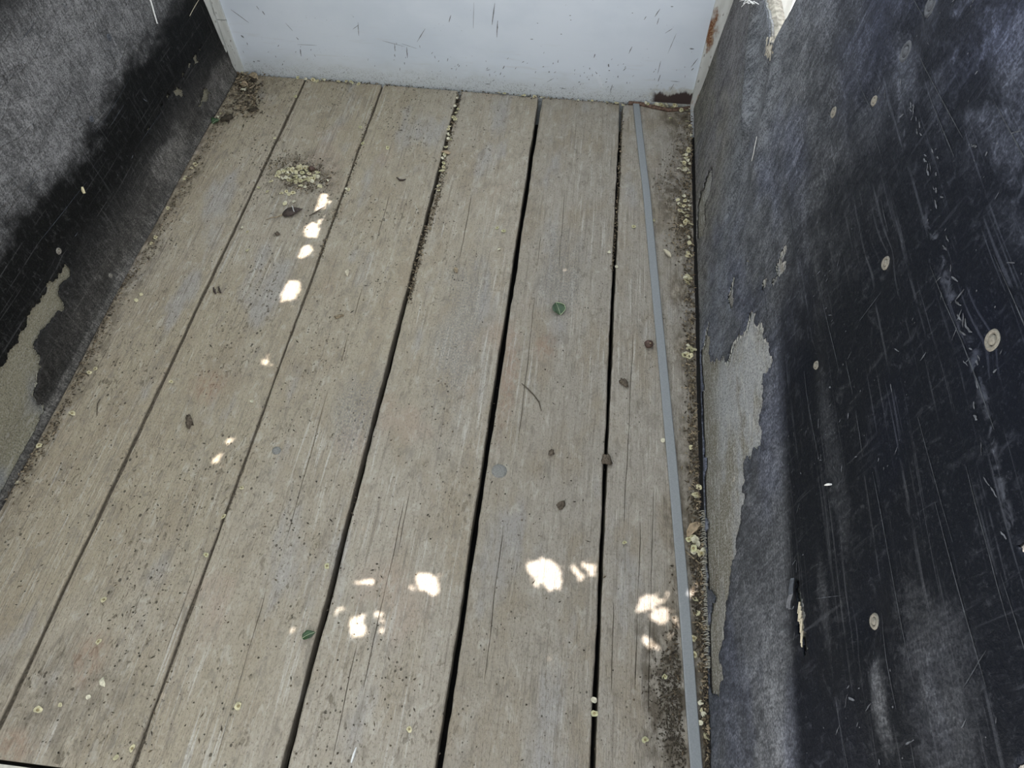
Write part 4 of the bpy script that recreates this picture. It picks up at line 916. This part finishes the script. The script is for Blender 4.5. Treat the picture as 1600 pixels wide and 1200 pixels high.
cor = [up(q) for q in ((-.92, -.15, 0), (-.92, 1.52, 0), (.30, -.15, 0), (.30, 1.52, 0), (.36, -.15, .85), (.36, 1.2, .85), (.3, 1.53, .62), (-.9, 1.53, .62), (-.9, -.15, .6))]
cor = np.array(cor); lo = cor.min(0) - .03; hi = cor.max(0) + .03; ST = .003
nx, ny = int((hi[0] - lo[0]) / ST), int((hi[1] - lo[1]) / ST)
gxx = lo[0] + (np.arange(nx) + .5) * ST; gyy = lo[1] + (np.arange(ny) + .5) * ST
XX, YY = np.meshgrid(gxx, gyy, indexing='ij'); pts = np.c_[XX.ravel(), YY.ravel()]
gap = np.zeros(nx * ny, bool)
for g in gp: gap |= inpoly(pts, [tuple(q) for q in g])
gap = gap.reshape(nx, ny); cov = np.zeros((nx, ny), bool)
gobo_leaves = MB(); rnd = random.Random(77)
SH = [(0, -.5), (.22, -.28), (.30, 0), (.2, .28), (0, .5), (-.2, .28), (-.30, 0), (-.22, -.28)]
def try_leaf(cx, cy, size, zj):
    a = rnd.random() * 6.28; tx, ty = rnd.uniform(-.35, .35), rnd.uniform(-.35, .35); ca, sa = math.cos(a), math.sin(a)
    base = np.array([cx, cy]) + SUN[:2] / SUN[2] * zj
    V = []
    for u, v in SH:
        x, y = (u * ca - v * sa) * size, (u * sa + v * ca) * size; V.append((base[0] + x, base[1] + y, HC + zj + tx * x + ty * y))
    Q = [tuple(np.array(v[:2]) - SUN[:2] / SUN[2] * (v[2] - HC)) for v in V]
    A = np.array(Q); i0 = max(0, int((A[:, 0].min() - lo[0]) / ST)); i1 = min(nx, int((A[:, 0].max() - lo[0]) / ST) + 1); j0 = max(0, int((A[:, 1].min() - lo[1]) / ST)); j1 = min(ny, int((A[:, 1].max() - lo[1]) / ST) + 1)
    if i1 <= i0 or j1 <= j0: return False
    sub = np.c_[XX[i0:i1, j0:j1].ravel(), YY[i0:i1, j0:j1].ravel()]; m = inpoly(sub, Q).reshape(i1 - i0, j1 - j0)
    if (m & gap[i0:i1, j0:j1]).any(): return False
    cov[i0:i1, j0:j1] |= m; gobo_leaves.add(V, [tuple(range(8))]); return True
for _ in range(1500): try_leaf(rnd.uniform(lo[0], hi[0]), rnd.uniform(lo[1], hi[1]), rnd.uniform(.09, .15), rnd.uniform(-.02, .10))
for it in range(12):
    un = np.argwhere(~cov & ~gap)
    if not len(un): break
    idx = list(range(len(un))); rnd.shuffle(idx)
    for k in idx[:2500]:
        i, j = un[k]
        if cov[i, j]: continue
        for s in (.10, .06, .035, .02, .012, .007):
            if try_leaf(gxx[i], gyy[j], s, rnd.uniform(-.01, .02)): break
        else: cov[i, j] = True
gobo = empty('gobo_branch', (-1.75, .4, 1.9), label='leafy tree branch added unseen to shape the sun over the bed', category='branch')
fo = gobo_leaves.obj('gobo_foliage', M_GOBO, kind='stuff'); fo.parent = gobo; fo.matrix_parent_inverse = Matrix.Translation((1.75, -.4, -1.9))
b = MB()
b.tube([(-3.4, .2, -.6), (-3.3, .25, .6), (-3.0, .3, 1.5), (-2.3, .4, 2.05), (-1.6, .5, 2.12), (-.9, .7, 2.14), (-.4, .9, 2.12)], [.11, .09, .07, .045, .03, .018, .008], 8)
for q in ((-1.9, .45, 2.1), (-1.4, .55, 2.12), (-1.0, .68, 2.13)):
    for s in (-1, 1): b.tube([q, (q[0] + .25, q[1] + s * .35, q[2] + .02), (q[0] + .4, q[1] + s * .75, q[2] + .01)], [.014, .009, .004], 5)
bo = b.obj('gobo_bough', M_TWIG, gobo); bo.matrix_parent_inverse = Matrix.Translation((1.75, -.4, -1.9))
